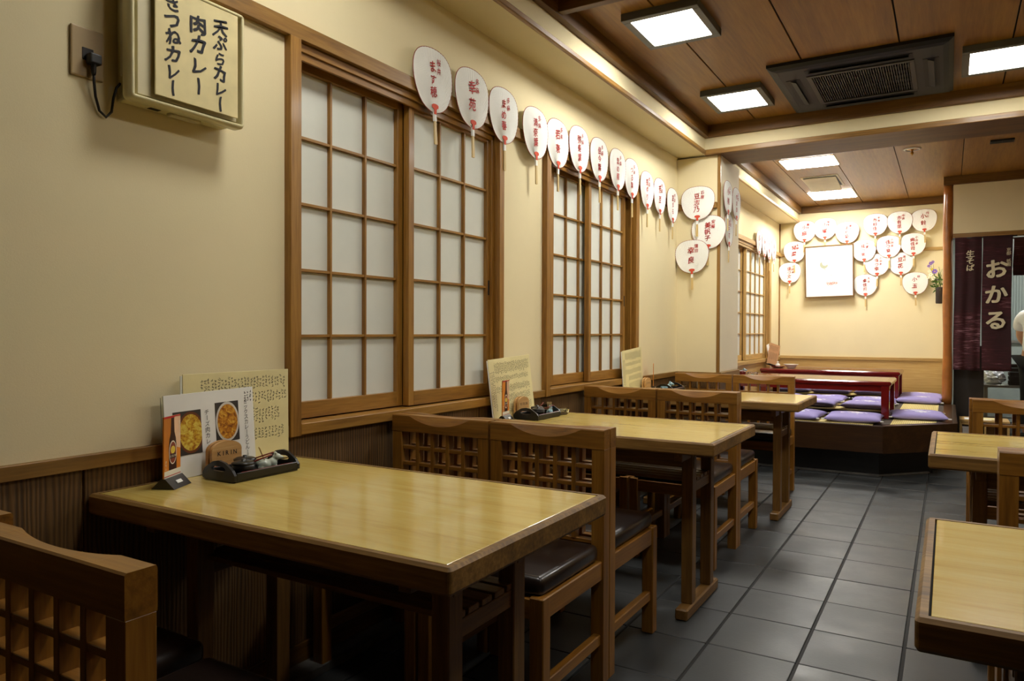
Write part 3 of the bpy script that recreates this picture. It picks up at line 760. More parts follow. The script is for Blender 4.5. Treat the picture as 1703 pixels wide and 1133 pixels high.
# ------------------------------------------------------------------ dining tables
TL, TD, ZT = 1.11, .675, .72
def make_table():
    t = bpy.data.objects.new('dining_table', None); COL.objects.link(t); t.empty_display_size = .05
    w, d = TL / 2, TD / 2
    prof = [(-.017, ZT - .003), (-.017, ZT), (-.006, ZT), (0, ZT - .006), (0, ZT - .044), (-.004, ZT - .050), (-.017, ZT - .050)]
    rings = []; r_ = .009
    for sx, sy, a0 in ((-1, -1, 180), (1, -1, 270), (1, 1, 0), (-1, 1, 90)):
        for a in range(5):
            an = R(a0 + 22.5 * a); c, s = math.cos(an), math.sin(an)
            rings.append([(sx * (w - r_) + (r_ + o) * c if o > -.008 else sx * (w + o), sy * (d - r_) + (r_ + o) * s if o > -.008 else sy * (d + o), z) for o, z in prof])
    loft('edge_band', rings, M['band']['x'], t, loop=True)
    bx('tabletop', 'laminate', (-w + .0205, -d + .0205, ZT - .010), (w - .0205, d - .0205, ZT - .0004), t, .0006)
    bx('core_board', 'gap', (-w + .016, -d + .016, ZT - .046), (w - .016, d - .016, ZT - .010), t, 0)
    for sx in (-1, 1):
        x = sx * (w - .155)
        bx('foot', 'tleg', (x - .025, -.225, 0), (x + .025, .225, .046), t, .006)
        for sy in (-1, 1): bx('leg', 'tleg', (x - .0225, sy * .13 - .026, .046), (x + .0225, sy * .13 + .026, ZT - .046), t, .003)
        bx('cross_rail', 'tleg', (x - .015, -.104, .485), (x + .015, .104, .525), t)
        bx('apron', 'tleg', (x - .015, -.27, ZT - .09), (x + .015, .27, ZT - .046), t)
    for sy in (-1, 1): bx('long_rail', 'tleg', (-w + .13, sy * .13 - .012, .585), (w - .13, sy * .13 + .012, .640), t)
    for k in range(5): y = -.105 + .0525 * k; bx('shelf_slat', 'tleg', (-w + .14, y - .020, .527), (w - .14, y + .020, .540), t, .001)
    return t
ptab = make_table(); tused = [0]
def table(label, x, y, rz=0):
    o = ptab if not tused[0] else copy_tree(ptab); tused[0] = 1
    o.location = (x, y, 0); o.rotation_euler = (0, 0, rz); tag(o, label, 'table', 'light-topped dining tables'); return o
XT = XW + .014 + TL / 2; YT = [1.357, 3.003, 4.775]
table('pale-topped dining table with worn dark edges, nearest on the window side', XT, YT[0])
table('pale-topped dining table on the window side, second from the camera', XT, YT[1])
table('pale-topped dining table on the window side, nearest the raised floor', XT, YT[2])
table('pale-topped dining table at the right edge, nearest the camera', -.038 + TL / 2, 1.535, PI)
table('pale-topped dining table at the right, between two rows of chairs', -.055 + TL / 2, 3.185, PI)

# ------------------------------------------------------------------ paper fans
FW, FH = .132, .258
HP = [(0, .15), (.015, .28), (.05, .45), (.11, .62), (.20, .77), (.33, .90), (.47, .98), (.60, 1.0), (.73, .97), (.83, .88), (.905, .74), (.955, .56), (.988, .30), (1, 0)]
def fan_outline():
    right = []
    for (t0, w0), (t1, w1) in zip(HP, HP[1:]):
        for k in range(4):
            f = k / 4; right.append((FW * (w0 + (w1 - w0) * f), FH * (t0 + (t1 - t0) * f)))
    pts = right + [(0, FH)] + [(-x, z) for x, z in right[::-1]]
    for _ in range(2):                                     # smooth, neck ends kept
        pts = [pts[0]] + [((pts[i - 1][0] + 2 * pts[i][0] + pts[i + 1][0]) / 4, (pts[i - 1][1] + 2 * pts[i][1] + pts[i + 1][1]) / 4) for i in range(1, len(pts) - 1)] + [pts[-1]]
    return pts
OUT = fan_outline()
def fan_leaf():
    V = []; F = []; n = len(OUT)
    for side in (0, 1):
        for i, (x, z) in enumerate(OUT):
            for k in range(5):
                f = (0, .3, .55, .8, 1)[k]; px, pz = x * f, .004 + (z - .004) * f
                ridge = (.0007 if i % 2 else -.0007) * (1 if 0 < k < 4 else .4)
                V.append((px, (-.0014 if side == 0 else .0008) - (ridge if side == 0 else 0), pz))
    for i in range(n - 1):
        for k in range(4):
            a = i * 5 + k; b = (i + 1) * 5 + k; o = n * 5
            F.append((a, a + 1, b + 1, b)); F.append((o + a, o + b, o + b + 1, o + a + 1))
    return V, F
fv, ff = fan_leaf()
pf_ = mesh('leaf', fv, ff, 'fanpaper'); FAN_LEAF = pf_.data; bpy.data.objects.remove(pf_)
v_, f_ = tube_geo([(x, -.0004, z) for x, z in OUT], .0018, 5); q_ = mesh('rim', v_, f_, 'fanrim', None, True); FAN_RIM = q_.data; bpy.data.objects.remove(q_)
patch = [(-.008, -.008), (.008, -.008), (.008, .010), (.012, .015), (.021, .018), (.022, .028), (.012, .033), (0, .034), (-.012, .033), (-.022, .028), (-.021, .018), (-.012, .015), (-.008, .010)]
q_ = prism('neck_patch', patch, 'xz', -.0054, -.0034, 'fanpatch'); FAN_PATCH = q_.data; bpy.data.objects.remove(q_)
q_ = loft('handle', [[(-a, -.003, z), (a, -.003, z), (a, .003, z), (-a, .003, z)] for z, a in ((-.012, .0062), (-.05, .0070), (-.128, .0088), (-.130, .0080))], M['bamboo']); FAN_HANDLE = q_.data; bpy.data.objects.remove(q_)
q_ = loft('collar', [[(-a, -.0042, z), (a, -.0042, z), (a, .004, z), (-a, .004, z)] for z, a in ((.004, .0066), (-.008, .0080), (-.036, .0082))], M['fanpaper']); FAN_COLLAR = q_.data; bpy.data.objects.remove(q_)
def fan(label, x, y, zc, rz, big, small, group, tilt=-3.0):
    t = thing('paper_fan', label, 'fan', (x, y, zc - FH / 2), rz, group, R(tilt))
    for nm, me in (('leaf', FAN_LEAF), ('rim', FAN_RIM), ('neck_patch', FAN_PATCH), ('collar', FAN_COLLAR), ('handle', FAN_HANDLE)):
        link(bpy.data.objects.new(nm, me), t)
    n = len(big); s = {1: .07, 2: .058, 3: .047, 4: .042}[n]
    cols = [(big, -.006, .205, s, .150 / n)]
    if small: cols.append((small, .036, .222, .030, .036))
    lettering('lettering', cols, 'fanred', t, -.0046, .014)
    return t
ROW = ['nearest the camera', 'second from the camera', 'third from the camera', 'fourth from the camera', 'fifth from the camera', 'sixth from the camera', 'seventh from the camera', 'eighth from the camera', 'ninth from the camera', 'tenth from the camera', 'eleventh from the camera', 'farthest, next to the pillar']
FY = [2.426, 2.698, 2.976, 3.277, 3.532, 3.793, 4.081, 4.352, 4.609, 4.881, 5.159, 5.430]
FZ = [2.158, 2.159, 2.155, 2.142, 2.147, 2.171, 2.171, 2.163, 2.154, 2.121, 2.124, 2.097]
FT = [('ます穂', '桜井'), ('幸苑', '多麻'), ('まめ春', '多麻'), ('満奈葉', '多麻'), ('若奈', '多麻'), ('弥寿葉', '多麻'), ('佳今葉', '多麻'), ('まめ照', '多麻'), ('つる葉', '多麻'), ('豆ゆり', '市田'), ('芳豆', '市田'), ('豆まる', '市田')]
for i in range(12):
    fan('red-lettered white fan in the row over the windows, ' + ROW[i], XW + .032 + (.006 if i % 2 else 0), FY[i], FZ[i], PI / 2, FT[i][0], FT[i][1], 'fans in the row over the windows', (-4, -2, -2, -2.5, -1, -3, -2, -1, -2, -1.5, -1, 0)[i])
for lab, x, y, z, a, b, tl in (('white fan with red writing, highest on the pillar face toward the hall', -1.680, 5.611, 2.130, '豆志乃', '石原', 1),
                              ('white fan with red writing, middle one on the pillar face, half hidden', -1.601, 5.632, 1.903, '美帆子', '安藤', 1),
                              ('white fan with red writing, lowest on the pillar face toward the hall', -1.720, 5.614, 1.718, '幸良', '蒲田', -1)):
    fan(lab, x, y, z, 0, a, b, 'fans on the pillar', tl)
for lab, x, y, z, a, b in (('white fan edge-on at the pillar side, upper one nearer the hall', -1.488, 5.776, 2.181, '小桃', '玉家'),
                        ('white fan edge-on at the pillar side, upper one nearer the raised floor', -1.486, 6.031, 2.169, '市まめ', '玉家'),
                        ('white fan edge-on at the pillar side, the lower one', -1.5035, 5.870, 1.942, '豆千花', '玉家')):
    fan(lab, x, y, z, PI / 2, a, b, 'fans on the pillar', 0)
for i, (y, z) in enumerate(((8.418, 2.13), (8.70, 2.128), (8.958, 2.115), (9.22, 2.12))):
    fan('white fan seen steeply over the window of the raised floor, ' + ('nearest the hall', 'second from the hall', 'third from the hall', 'nearest the far corner')[i], XW + .034, y, z, PI / 2, '豆' + '千弘春幸'[i], '多麻', 'fans over the raised floor window', -2)
FAR = [(-1.546, 2.386, 9.670, '小扇', '藤本', 'top row, leftmost', 1), (-1.311, 2.404, 9.680, '小耀', '藤本', 'top row, over the middle of the picture', 0), (-1.064, 2.341, 9.684, 'まめ菊', '藤久', 'top row, over the right end of the picture', 0),
       (-.756, 2.413, 9.670, '市和佳', '中房', 'top row, third from the log post', 0), (-.500, 2.419, 9.666, '市有里', '中房', 'top row, second from the log post', 0), (-.247, 2.427, 9.670, '小鈴', '円山', 'top row, nearest the log post', -3),
       (-1.664, 2.139, 9.684, '琴菜', '多麻', 'left of the picture, upper one', 0), (-1.721, 1.878, 9.692, '佳つ文', '小田本', 'left of the picture, lower one', 0),
       (-.874, 2.112, 9.682, '佳つ笑', '中里', 'tucked behind the right edge of the picture', -2), (-.610, 2.146, 9.686, '佳つ菊', '小田本', 'second row, second from the log post', -2), (-.356, 2.158, 9.676, '絢佳司', '小田本', 'second row, nearest the log post', -2),
       (-.735, 1.938, 9.696, '佳つ幸', '小田本', 'third row, just below and between two others', 0), (-.484, 1.941, 9.700, '豆花', '渡辺', 'third row, half covered by two fans above', -1), (-.858, 1.700, 9.706, '幸佳司', '大谷', 'beside the lower right corner of the picture', -1), (-.332, 1.704, 9.690, '小玉', '林', 'lowest, beside the flower vase', -2)]
for x, z, y, a, b, lab, tl in FAR:
    fan('red-lettered white fan on the far wall, ' + lab, x, y, z, 0, a, b, 'fans on the far wall', tl)

# framed picture on the far wall
pc = thing('framed_picture', 'white ink picture in a thin brown frame among the wall fans', 'picture', (-1.26, 9.662, 1.878), 0, None, R(-1.2))
w, h = .277, .318
for a, b in (((-w, -.012, h - .014), (w, .012, h)), ((-w, -.012, -h), (w, .012, -h + .014)), ((-w, -.012, -h + .014), (-w + .014, .012, h - .014)), ((w - .014, -.012, -h + .014), (w, .012, h - .014))): bx('frame_bar', 'tleg', a, b, pc, .002)
bx('sheet', 'white', (-w + .014, -.004, -h + .014), (w - .014, .008, h - .014), pc, 0)
bw = []
for k in range(15): a = R(150 + 190 * k / 14); bw.append((-.055 + .048 * math.cos(a), .085 + .050 * math.sin(a)))
for k in range(14, -1, -1): a = R(150 + 190 * k / 14); bw.append((-.045 + .030 * math.cos(a), .102 + .030 * math.sin(a)))
prism('ink_wash', bw, 'xz', -.0052, -.0042, 'inkwash', pc)
prism('ink_wash', [(.01, .150), (.045, .158), (.055, .150), (.045, .154)], 'xz', -.0052, -.0042, 'inkwash', pc)
prism('ink_wash', [(.02, -.03), (.03, -.05), (.034, -.08), (.024, -.05)], 'xz', -.0052, -.0042, 'inkwash', pc)
prism('ink_wash', [(-.06, .030), (-.05, .036), (-.030, .012), (-.036, .012)], 'xz', -.0052, -.0042, 'inkwash', pc)
mb = MB()
for k in range(9):
    x = -.02 + .0135 * k + rnd.uniform(-.003, .003); z = -.150 + rnd.uniform(-.006, .006); r_ = rnd.uniform(.008, .013)
    mb.tube([(x + r_ * math.cos(a), -.005, z + r_ * 1.3 * math.sin(a)) for a in [2 * PI * j / 8 for j in range(8)]], .0018, 4, True)
mb.build('red_marks', 'fanpatch', pc)

# hanging flower vase beside the log post
vb = thing('flower_vase', 'dark hanging basket vase with white and purple flowers by the log post', 'vase', (-.095, 9.635, 1.464))
lathe('basket', [(.030, 0), (.034, .01), (.034, .08), (.036, .15), (.038, .185), (.032, .186), (.030, .12)], 'basket', vb, 16)
bx('hanger', 'dark', (-.012, .03, .12), (.012, .092, .15), vb)
rg = random.Random(3)
def stem(p, q, name='stem'):
    a, b = Vector(p), Vector(q); mid = (a + b) / 2 + Vector((rg.uniform(-.02, .02), -.01, .01)); tube(name, [a, mid, b], .0018, 'leaf', vb, 5)
def leaf(p, d, L, w_):
    d = Vector(d).normalized(); s = d.cross(Vector((0, 1, 0.2))).normalized() * w_; p = Vector(p); n = Vector((0, -1, 0)) * .004
    mesh('leaf', [p, p + d * L * .4 + s + n, p + d * L, p + d * L * .4 - s + n, p + d * L * .4 - n], [(0, 1, 4), (1, 2, 4), (2, 3, 4), (3, 0, 4)], 'leaf', vb)
def flower(p, r_, m, c='petaly'):
    p = Vector(p); mb = MB(); n = 6
    for k in range(n):
        a = 2 * PI * k / n; u = Vector((math.cos(a), -.25, math.sin(a))); s = Vector((-math.sin(a), 0, math.cos(a))) * r_ * .4
        mb.add([p, p + u * r_ * .6 + s, p + u * r_ * 1.05, p + u * r_ * .6 - s], [(0, 1, 2, 3)])
    f = mb.build('flower', m, vb); o = lathe('centre', [(r_ * .1, -.002), (r_ * .25, 0), (r_ * .15, r_ * .2)], c, f, 8); o.location = p; o.rotation_euler = (R(90), 0, 0)
for p, r_, m in (((-.115, -.02, .30), .022, 'petalw'), ((-.085, -.03, .33), .024, 'petalw'), ((-.06, -.03, .29), .026, 'petalw'), ((-.10, -.02, .37), .018, 'petalw'), ((-.07, -.03, .39), .016, 'petaly'),
              ((-.045, -.03, .365), .030, 'petalp'), ((-.085, -.01, .46), .022, 'petalp'), ((-.105, -.01, .43), .018, 'petalp'), ((-.065, -.01, .475), .018, 'petalp'), ((-.03, -.02, .27), .018, 'petalp')):
    stem((-.01, 0, .17), p); flower(p, r_, m)
for k in range(26):
    b = (rg.uniform(-.05, .01), rg.uniform(-.03, .0), rg.uniform(.16, .30)); leaf(b, (rg.uniform(-1, .3), rg.uniform(-.4, .1), rg.uniform(-.3, 1)), rg.uniform(.04, .08), rg.uniform(.006, .012))
for k in range(14):
    stem((.01, 0, .18), (rg.uniform(-.01, .03), rg.uniform(-.03, .02), rg.uniform(.26, .42)), 'dry_stem')

# ------------------------------------------------------------------ wall sign box, socket, cable
sb = thing('wall_box', 'ivory plastic wall box with a paper menu sign on its front', 'wall box', (XW, 1.2625, 1.72))
bx('body', 'ivory', (0, -.157, 0), (.055, .157, .335), sb, .006, 2)
bx('front_panel', 'ivory2', (.058, -.150, .012), (.080, .150, .318), sb, .001)
rings = []
for sy, sz, a0 in ((-1, -1, 180), (1, -1, 270), (1, 1, 0), (-1, 1, 90)):
    for a in range(5):
        an = R(a0 + 22.5 * a); c, s = math.cos(an), math.sin(an); cy, cz = sy * (.1745 - .014), .1605 + sz * (.1665 - .014)
        rings.append([(x, cy + (.014 + o) * c, cz + (.014 + o) * s) for o, x in ((-.012, .052), (0, .056), (0, .080), (-.004, .088), (-.010, .090), (-.013, .086), (-.013, .060))])
loft('rim', rings, 'ivory', sb, loop=True, smooth=True)
bx('side_groove', 'ivory2', (.030, -.166, .06), (.056, -.157, .30), sb)
bx('latch', 'ivory2', (.020, -.03, -.008), (.045, .06, .002), sb); bx('socket_hole', 'dark', (.018, -.085, -.001), (.034, -.055, .0005), sb, 0)
cd = thing('menu_card', 'aged cream card with three columns of black brush writing on the wall box', 'sign', (XW + .0935, 1.2785, 1.738), PI / 2)
bx('card', 'agedcard', (-.128, -.002, 0), (.128, .002, .292), cd, .0015)
lettering('lettering', [('天ぷらカレー', .068, .262, .046, .0430), ('肉カレー', -.002, .250, .055, .056), ('きつねカレー', -.078, .276, .046, .0450)], 'ink', cd, -.0026, .034, .16, .13)
st = thing('wall_socket', 'tan wall socket plate left of the ivory wall box', 'socket', (XW, 1.0275, 1.819))
bx('plate', 'ochre', (0, -.0405, -.062), (.008, .0405, .062), st, .004, 2)
bx('outlet', 'dark', (.007, -.014, -.018), (.0095, .014, .012), st, .001)
pl = thing('power_cable', 'black plug and cable looping from the socket to the wall box', 'cable', (XW, 1.034, 1.80))
bx('plug', 'rubber', (.010, -.014, -.010), (.034, .016, .016), pl, .004, 2)
lathe('strain_relief', [(.008, -.006), (.007, -.012), (.006, -.03), (.004, -.036)], 'rubber', pl, 10).location = (.022, 0, 0)
P0 = Vector((XW, 1.034, 1.80)); ctrl = [(.022, 1.034, 1.775), (.020, 1.036, 1.75), (.014, 1.043, 1.715), (.010, 1.055, 1.683), (.010, 1.072, 1.671), (.010, 1.086, 1.688), (.011, 1.091, 1.725), (.014, 1.097, 1.752), (.018, 1.105, 1.765)]
tube('cord', [(x, y - 1.034, z - 1.80) for x, y, z in ctrl], .0034, 'rubber', pl, 8)

# ------------------------------------------------------------------ things on the tables
def menu_sheet(name, label, y0, y1, z0, z1, xb, xt, m, seed, roll=0.0, group=None, rects=None, back=None):
    """a sheet leaning on the wall: bottom at xb, top at xt, facing the room"""
    t = thing(name, label, 'menu', (xb, (y0 + y1) / 2, z0), PI / 2, group)
    L = math.hypot(z1 - z0, xt - xb); t.rotation_euler = (-math.atan2(xb - xt, z1 - z0), R(roll), PI / 2); t.rotation_mode = 'XYZ'
    w = (y1 - y0) / 2
    bx('sheet', m, (-w, -.0012, 0), (w, .0012, L), t, .0005)
    if back: bx('backing_sheet', back, (-w - .006, .0014, -.0), (w - .004, .004, L - .004), t, .0005)
    scribble('handwriting', rects(w, L), 'ink', t, -.0016, seed)
    return t, w, L
def big_rects(w, L): return [(-w + .06, w - .01, L - .018, L - .055, .0115, .0095), (w - .14, w - .01, L - .065, L - .10, .0115, .0095), (w - .15, w - .03, L - .115, L - .16, .012, .009), (w - .13, w - .02, L - .175, L - .215, .013, .009), (-w + .03, w - .16, L - .075, L - .21, .012, .011)]
def dense_rects(w, L): return [(-w + .05, w - .02, L - .02, L - .075, .0095, .008), (-w + .05, w - .03, L - .085, L - .11, .009, .007), (-w + .05, w - .03, L - .13, L - .165, .0095, .008), (-w + .10, w - .03, L - .175, L - .21, .0095, .008), (-w + .10, w - .03, L - .22, L - .27, .011, .008), (-w + .012, -w + .04, L - .06, L - .25, .012, .010)]
menu_sheet('menu_sheet', 'large cream menu sheet with rows of handwriting behind the photo menu', 1.275, 1.653, .722, 1.006, XW + .029, XW + .0265, 'cream', 11, 0, None, big_rects, 'white')
t, w, L = menu_sheet('photo_menu', 'white laminated menu with two curry bowl photos on the front table', 1.215, 1.510, .722, .955, XW + .046, XW + .036, 'white', 12, -1.5, None, lambda w, L: [(w - .03, w - .005, L - .012, L - .05, .010, .008)], 'glass')
def photo_card(x0, x1, z0, z1, bowl, foodm, rx, rz, cx=None):
    p = bx('photo', 'photo', (x0, -.0021, z0), (x1, -.0012, z1), t, 0)
    cx = (x0 + x1) / 2 if cx is None else cx; cz = (z0 + z1) / 2
    el = lambda a, b: [(max(x0, min(x1, cx + a * math.cos(2 * PI * k / 28))) - p.location.x, max(z0, min(z1, cz + b * math.sin(2 * PI * k / 28))) - p.location.z) for k in range(28)]
    prism('bowl', el(rx, rz), 'xz', -.0009, -.0006, bowl, p); prism('food', el(rx * .86, rz * .88), 'xz', -.0013, -.0010, foodm, p)
photo_card(-w + .025, -w + .112, L - .170, L - .048, 'bowlb', 'cheese', .042, .058, -w + .078)
photo_card(.012, .092, L - .152, L - .036, 'bowlw', 'curry', .040, .058)
lettering('lettering', [('チーズ肉カレー丼', -.016, L - .050, .0165, .0168), ('ミックスカレーうどん', .118, L - .034, .0165, .0152), ('1050', .118, L - .186, .012, .009), ('1050', -.016, L - .190, .012, .009)], 'ink', t, -.0024, .008, .1, .05)
menu_sheet('menu_sheet', 'cream menu sheet with dense handwriting leaning on the wall behind the middle table', 2.850, 3.235, .722, 1.005, XW + .060, XW + .030, 'cream', 13, -2.5, None, dense_rects, 'white')
menu_sheet('menu_sheet', 'cream menu sheet with dense handwriting leaning on the wall behind the rear table', 4.47, 4.82, .735, 1.015, XW + .040, XW + .030, 'cream', 14, -4, None, dense_rects, 'white')

def beer_card(label, x, y, rz, z=ZT):
    t = thing('beer_card_stand', label, 'card stand', (x, y, z), rz, 'beer advertising stands')
    b = [(-.031, 0), (.031, 0), (.006, .026), (-.006, .026)]
    prism('base', [(q[0], q[1]) for q in b], 'yz', -.044, .044, 'black', t)
    bx('sticker', 'white', (-.012, -.0205, .0095), (.014, -.0195, .019), t, 0).rotation_euler = (R(-44), 0, 0)
    p = bx('card', 'orange', (-.042, -.002, .022), (.042, .002, .185), t, .0006); c = p.location
    def fl(name, poly, m, d, par=p): return prism(name, [(q[0], q[1] - c.z) for q in poly], 'xz', -.0021 - d, -.0021 - d + .0002, m, par)
    fl('foam', [(.006, .105), (.041, .095), (.041, .182), (.010, .182)], 'peach', .0002); fl('stripe', [(-.041, .180), (.041, .180), (.041, .185), (-.041, .185)], 'fanred', .0002)
    fl('bottle', [(-.018, .044), (.020, .044), (.020, .105), (.017, .125), (.010, .142), (.008, .180), (-.006, .180), (-.008, .142), (-.015, .125), (-.018, .105)], 'bottle', .0004)
    fl('label_ring', [(.001 + .019 * math.cos(2 * PI * k / 24), .089 + .031 * math.sin(2 * PI * k / 24)) for k in range(24)], 'labelw', .0006)
    fl('label_oval', [(.001 + .0165 * math.cos(2 * PI * k / 24), .089 + .028 * math.sin(2 * PI * k / 24)) for k in range(24)], 'labelr', .0008)
    fl('label_gold', [(.001 + .011 * math.cos(2 * PI * k / 16), .096 + .010 * math.sin(2 * PI * k / 16)) for k in range(16)], 'petaly', .0010)
    fl('label_band', [(-.014, .074), (.016, .074), (.016, .086), (-.014, .086)], 'bottle', .0010)
    text_line('label_writing', 'KIRIN', 'labelw', t, -.0034, -.0095, .080, .0085, .0053, .01)
    fl('caption_strip', [(-.041, .026), (.041, .026), (.041, .044), (-.041, .044)], 'labelw', .0006)
    fl('red_line', [(-.041, .029), (.041, .029), (.041, .031), (-.041, .031)], 'fanred', .0008)
    lettering('caption', [('きりん', -.034, .072, .0085, .0088), ('生ビール', .035, .170, .010, .0105)], 'labelw', t, -.0032, .01)
    return t
beer_card('small acrylic stand with a beer bottle advert at the corner of the front table', -1.747, 1.186, R(117.6))
beer_card('small stand with a beer bottle advert beside the menu on the middle table', -1.735, 2.850, R(100))
beer_card('small stand with a beer bottle advert on the rear table, seen edge-on', -1.795, 4.965, R(110))

def kirin_holder(label, x, y):
    t = thing('wooden_holder', label, 'napkin holder', (x, y, ZT), PI / 2, 'wooden holders lettered KIRIN')
    arch = [(-.050, 0), (.050, 0), (.050, .068)] + [(.050 * math.cos(PI * k / 14), .068 + .026 * math.sin(PI * k / 14)) for k in range(1, 14)] + [(-.050, .068)]
    prism('front_plate', arch, 'xz', -.014, -.004, M['kirin']['x'], t); prism('rear_plate', arch, 'xz', .004, .014, M['kirin']['x'], t)
    bx('foot', 'kirin', (-.046, -.004, 0), (.046, .004, .014), t)
    text_line('lettering', 'KIRIN', 'dark', t, -.0144, -.026, .060, .018, .0132, .012)
kirin_holder('arched wooden holder lettered KIRIN behind the tray of the front table', -1.782, 1.374)
kirin_holder('arched wooden holder lettered KIRIN beside the tray of the middle table', -1.775, 3.065)
kirin_holder('arched wooden holder lettered KIRIN on the rear table, behind the chair backs', -1.785, 4.80)

def tray(label, x, y, rz=0.0, z=ZT):
    t = thing('condiment_tray', label, 'tray', (x, y, z), rz, 'black condiment trays')
    w, d = .064, .110
    bx('base', 'black', (-w, -d, 0), (w, d, .006), t)
    for s in (-1, 1):
        bx('side', 'black', (s * w - .003, -d + .004, .006), (s * w + .003, d - .004, .026), t); bx('side_line', 'redline', (s * w - .0015, -d + .02, .026), (s * w + .0015, d - .02, .0268), t, 0)
        out = [(-w - .003, .0), (w + .003, 0), (w + .003, .026), (.045, .040), (.024, .052), (0, .056), (-.024, .052), (-.045, .040), (-w - .003, .026)]
        hole = [(.030, .030), (.030, .036), (.018, .040), (-.018, .040), (-.030, .036), (-.030, .030), (-.018, .027), (.018, .027)]
        y0 = s * d - .004; y1 = s * d + .004; V = []; F = []
        # end board with a hand hole: outer and inner rings bridged by angle
        N = 32
        def ring(poly, cx, cz):
            res = []
            for k in range(N):
                a = 2 * PI * k / N; dx, dz = math.cos(a), math.sin(a); best = None
                for i in range(len(poly)):
                    (x1, z1), (x2, z2) = poly[i], poly[(i + 1) % len(poly)]
                    x1 -= cx; x2 -= cx; z1 -= cz; z2 -= cz; ex, ez = x2 - x1, z2 - z1; den = dx * ez - dz * ex
                    if abs(den) < 1e-9: continue
                    tt = (x1 * ez - z1 * ex) / den; uu = (x1 * dz - z1 * dx) / den
                    if tt > 0 and -1e-6 <= uu <= 1 + 1e-6 and (best is None or tt > best): best = tt
                res.append((cx + dx * best, cz + dz * best))
            return res
        ro, ri = ring(out, 0, .033), ring(hole, 0, .033)
        for yy in (y0, y1): V += [(a, yy, b) for a, b in ro] + [(a, yy, b) for a, b in ri]
        for k in range(N):
            k2 = (k + 1) % N
            F += [(k, k2, N + k2, N + k), (2 * N + k, 3 * N + k, 3 * N + k2, 2 * N + k2), (k, 2 * N + k, 2 * N + k2, k2), (N + k, N + k2, 3 * N + k2, 3 * N + k)]
        mesh('end_board', V, F, 'black', t)
    return t
def sauce_pot(label, x, y, z, rz=0, m='black', grp=None):
    t = thing('spice_pot', label, 'pot', (x, y, z), rz, grp)
    lathe('pot', [(.020, 0), (.026, .006), (.029, .020), (.030, .034), (.027, .035), (.026, .012), (.004, .008)], m, t, 20)
    lathe('lid', [(.031, .034), (.031, .038), (.024, .042), (.006, .043), (.006, .048), (.003, .049)], m, t, 20)
    tube('spoon', [(.02, 0, .036), (.05, .012, .046), (.075, .02, .054)], .0022, 'redline', t, 6)
    return t
def creature(label, x, y, z, m, rz=0, k=1.0, sticks=True):
    """porcelain toothpick holder shaped like a crouching beast"""
    t = thing('toothpick_holder', label, 'figurine', (x, y, z), rz)
    bm = bmesh.new()
    for (cx, cy, cz, rx, ry, rz_) in ((0, -.012, .018, .019, .024, .018), (0, .012, .022, .014, .016, .016), (0, .026, .040, .011, .014, .011), (0, .038, .037, .007, .010, .006), (-.012, -.024, .008, .009, .012, .008), (.012, -.024, .008, .009, .012, .008), (-.009, .024, .007, .006, .008, .007), (.009, .024, .007, .006, .008, .007), (-.006, .022, .052, .004, .005, .005), (.006, .022, .052, .004, .005, .005), (0, -.034, .026, .006, .008, .010)):
        mt = Matrix.Translation((cx * k, cy * k, cz * k)) @ Matrix.Diagonal((rx * k, ry * k, rz_ * k, 1))
        bmesh.ops.create_icosphere(bm, subdivisions=3, radius=1, matrix=mt)
    me = bpy.data.meshes.new('body'); bm.to_mesh(me); bm.free(); me.materials.append(M[m])
    o = bpy.data.objects.new('body', me); link(o, t)
    rm = o.modifiers.new('merge', 'REMESH'); rm.mode = 'VOXEL'; rm.voxel_size = .0022 * k; rm.use_smooth_shade = True
    sm = o.modifiers.new('soft', 'SMOOTH'); sm.iterations = 4
    if sticks:
        for j in range(5): tube('toothpick', [(.004 * (j - 2), -.012, .030), (.005 * (j - 2), -.026, .066)], .0011, 'bamboo', t, 5)
    return t
tray('black two-handled tray with pots on the front table', -1.698, 1.405)
sauce_pot('black lacquer pot at the near end of the front table tray', -1.672, 1.352, ZT + .006, .8)
sauce_pot('black lacquer pot behind the other one on the front table tray', -1.718, 1.395, ZT + .006, .5)
creature('pale celadon beast toothpick holder on the front table tray', -1.690, 1.455, ZT + .006, 'porcelain', R(-30), .9)
tray('black two-handled tray with pots on the middle table', -1.675, 3.045)
sauce_pot('black lacquer pot near the handle on the middle table tray', -1.655, 3.015, ZT + .006, .6)
sauce_pot('black lacquer pot beside the blue figurine on the middle table tray', -1.70, 3.085, ZT + .006, 1.4)
creature('small blue celadon beast toothpick holder on the middle table tray', -1.648, 3.12, ZT + .006, 'bluecel', R(20), .85)
tray('black two-handled tray on the rear table', -1.655, 4.90, 0)
creature('blue celadon beast toothpick holder on the rear table tray', -1.675, 4.90, ZT + .006, 'bluecel', R(-60), 1.1, False)
def ashtray(label, x, y, z=ZT):
    t = thing('glass_ashtray', label, 'ashtray', (x, y, z), 0, 'glass ashtrays')
    v, f = [], []
    prof = [(.040, 0), (.046, .004), (.050, .022), (.050, .030), (.043, .031), (.038, .012), (.0, .009)]
    n = 16
    for r_, zz in prof:
        for j in range(n): v.append((r_ * math.cos(2 * PI * j / n), r_ * math.sin(2 * PI * j / n), zz - (.006 if zz > .025 and j % 4 == 0 else 0)))
    for i in range(len(prof) - 1):
        for j in range(n): f.append((i * n + j, i * n + (j + 1) % n, (i + 1) * n + (j + 1) % n, (i + 1) * n + j))
    f.append(tuple(range(n))[::-1]); mesh('bowl', v, f, 'glass', t)
    lathe('base_ring', [(.040, 0), (.041, .002), (.036, .003), (.035, 0)], 'glass', t, 16)
ashtray('clear glass ashtray beside the tray on the middle table', -1.655, 3.232)
ashtray('clear glass ashtray on the rear table behind the chair backs', -1.64, 5.07)
ZR = ZP + .31
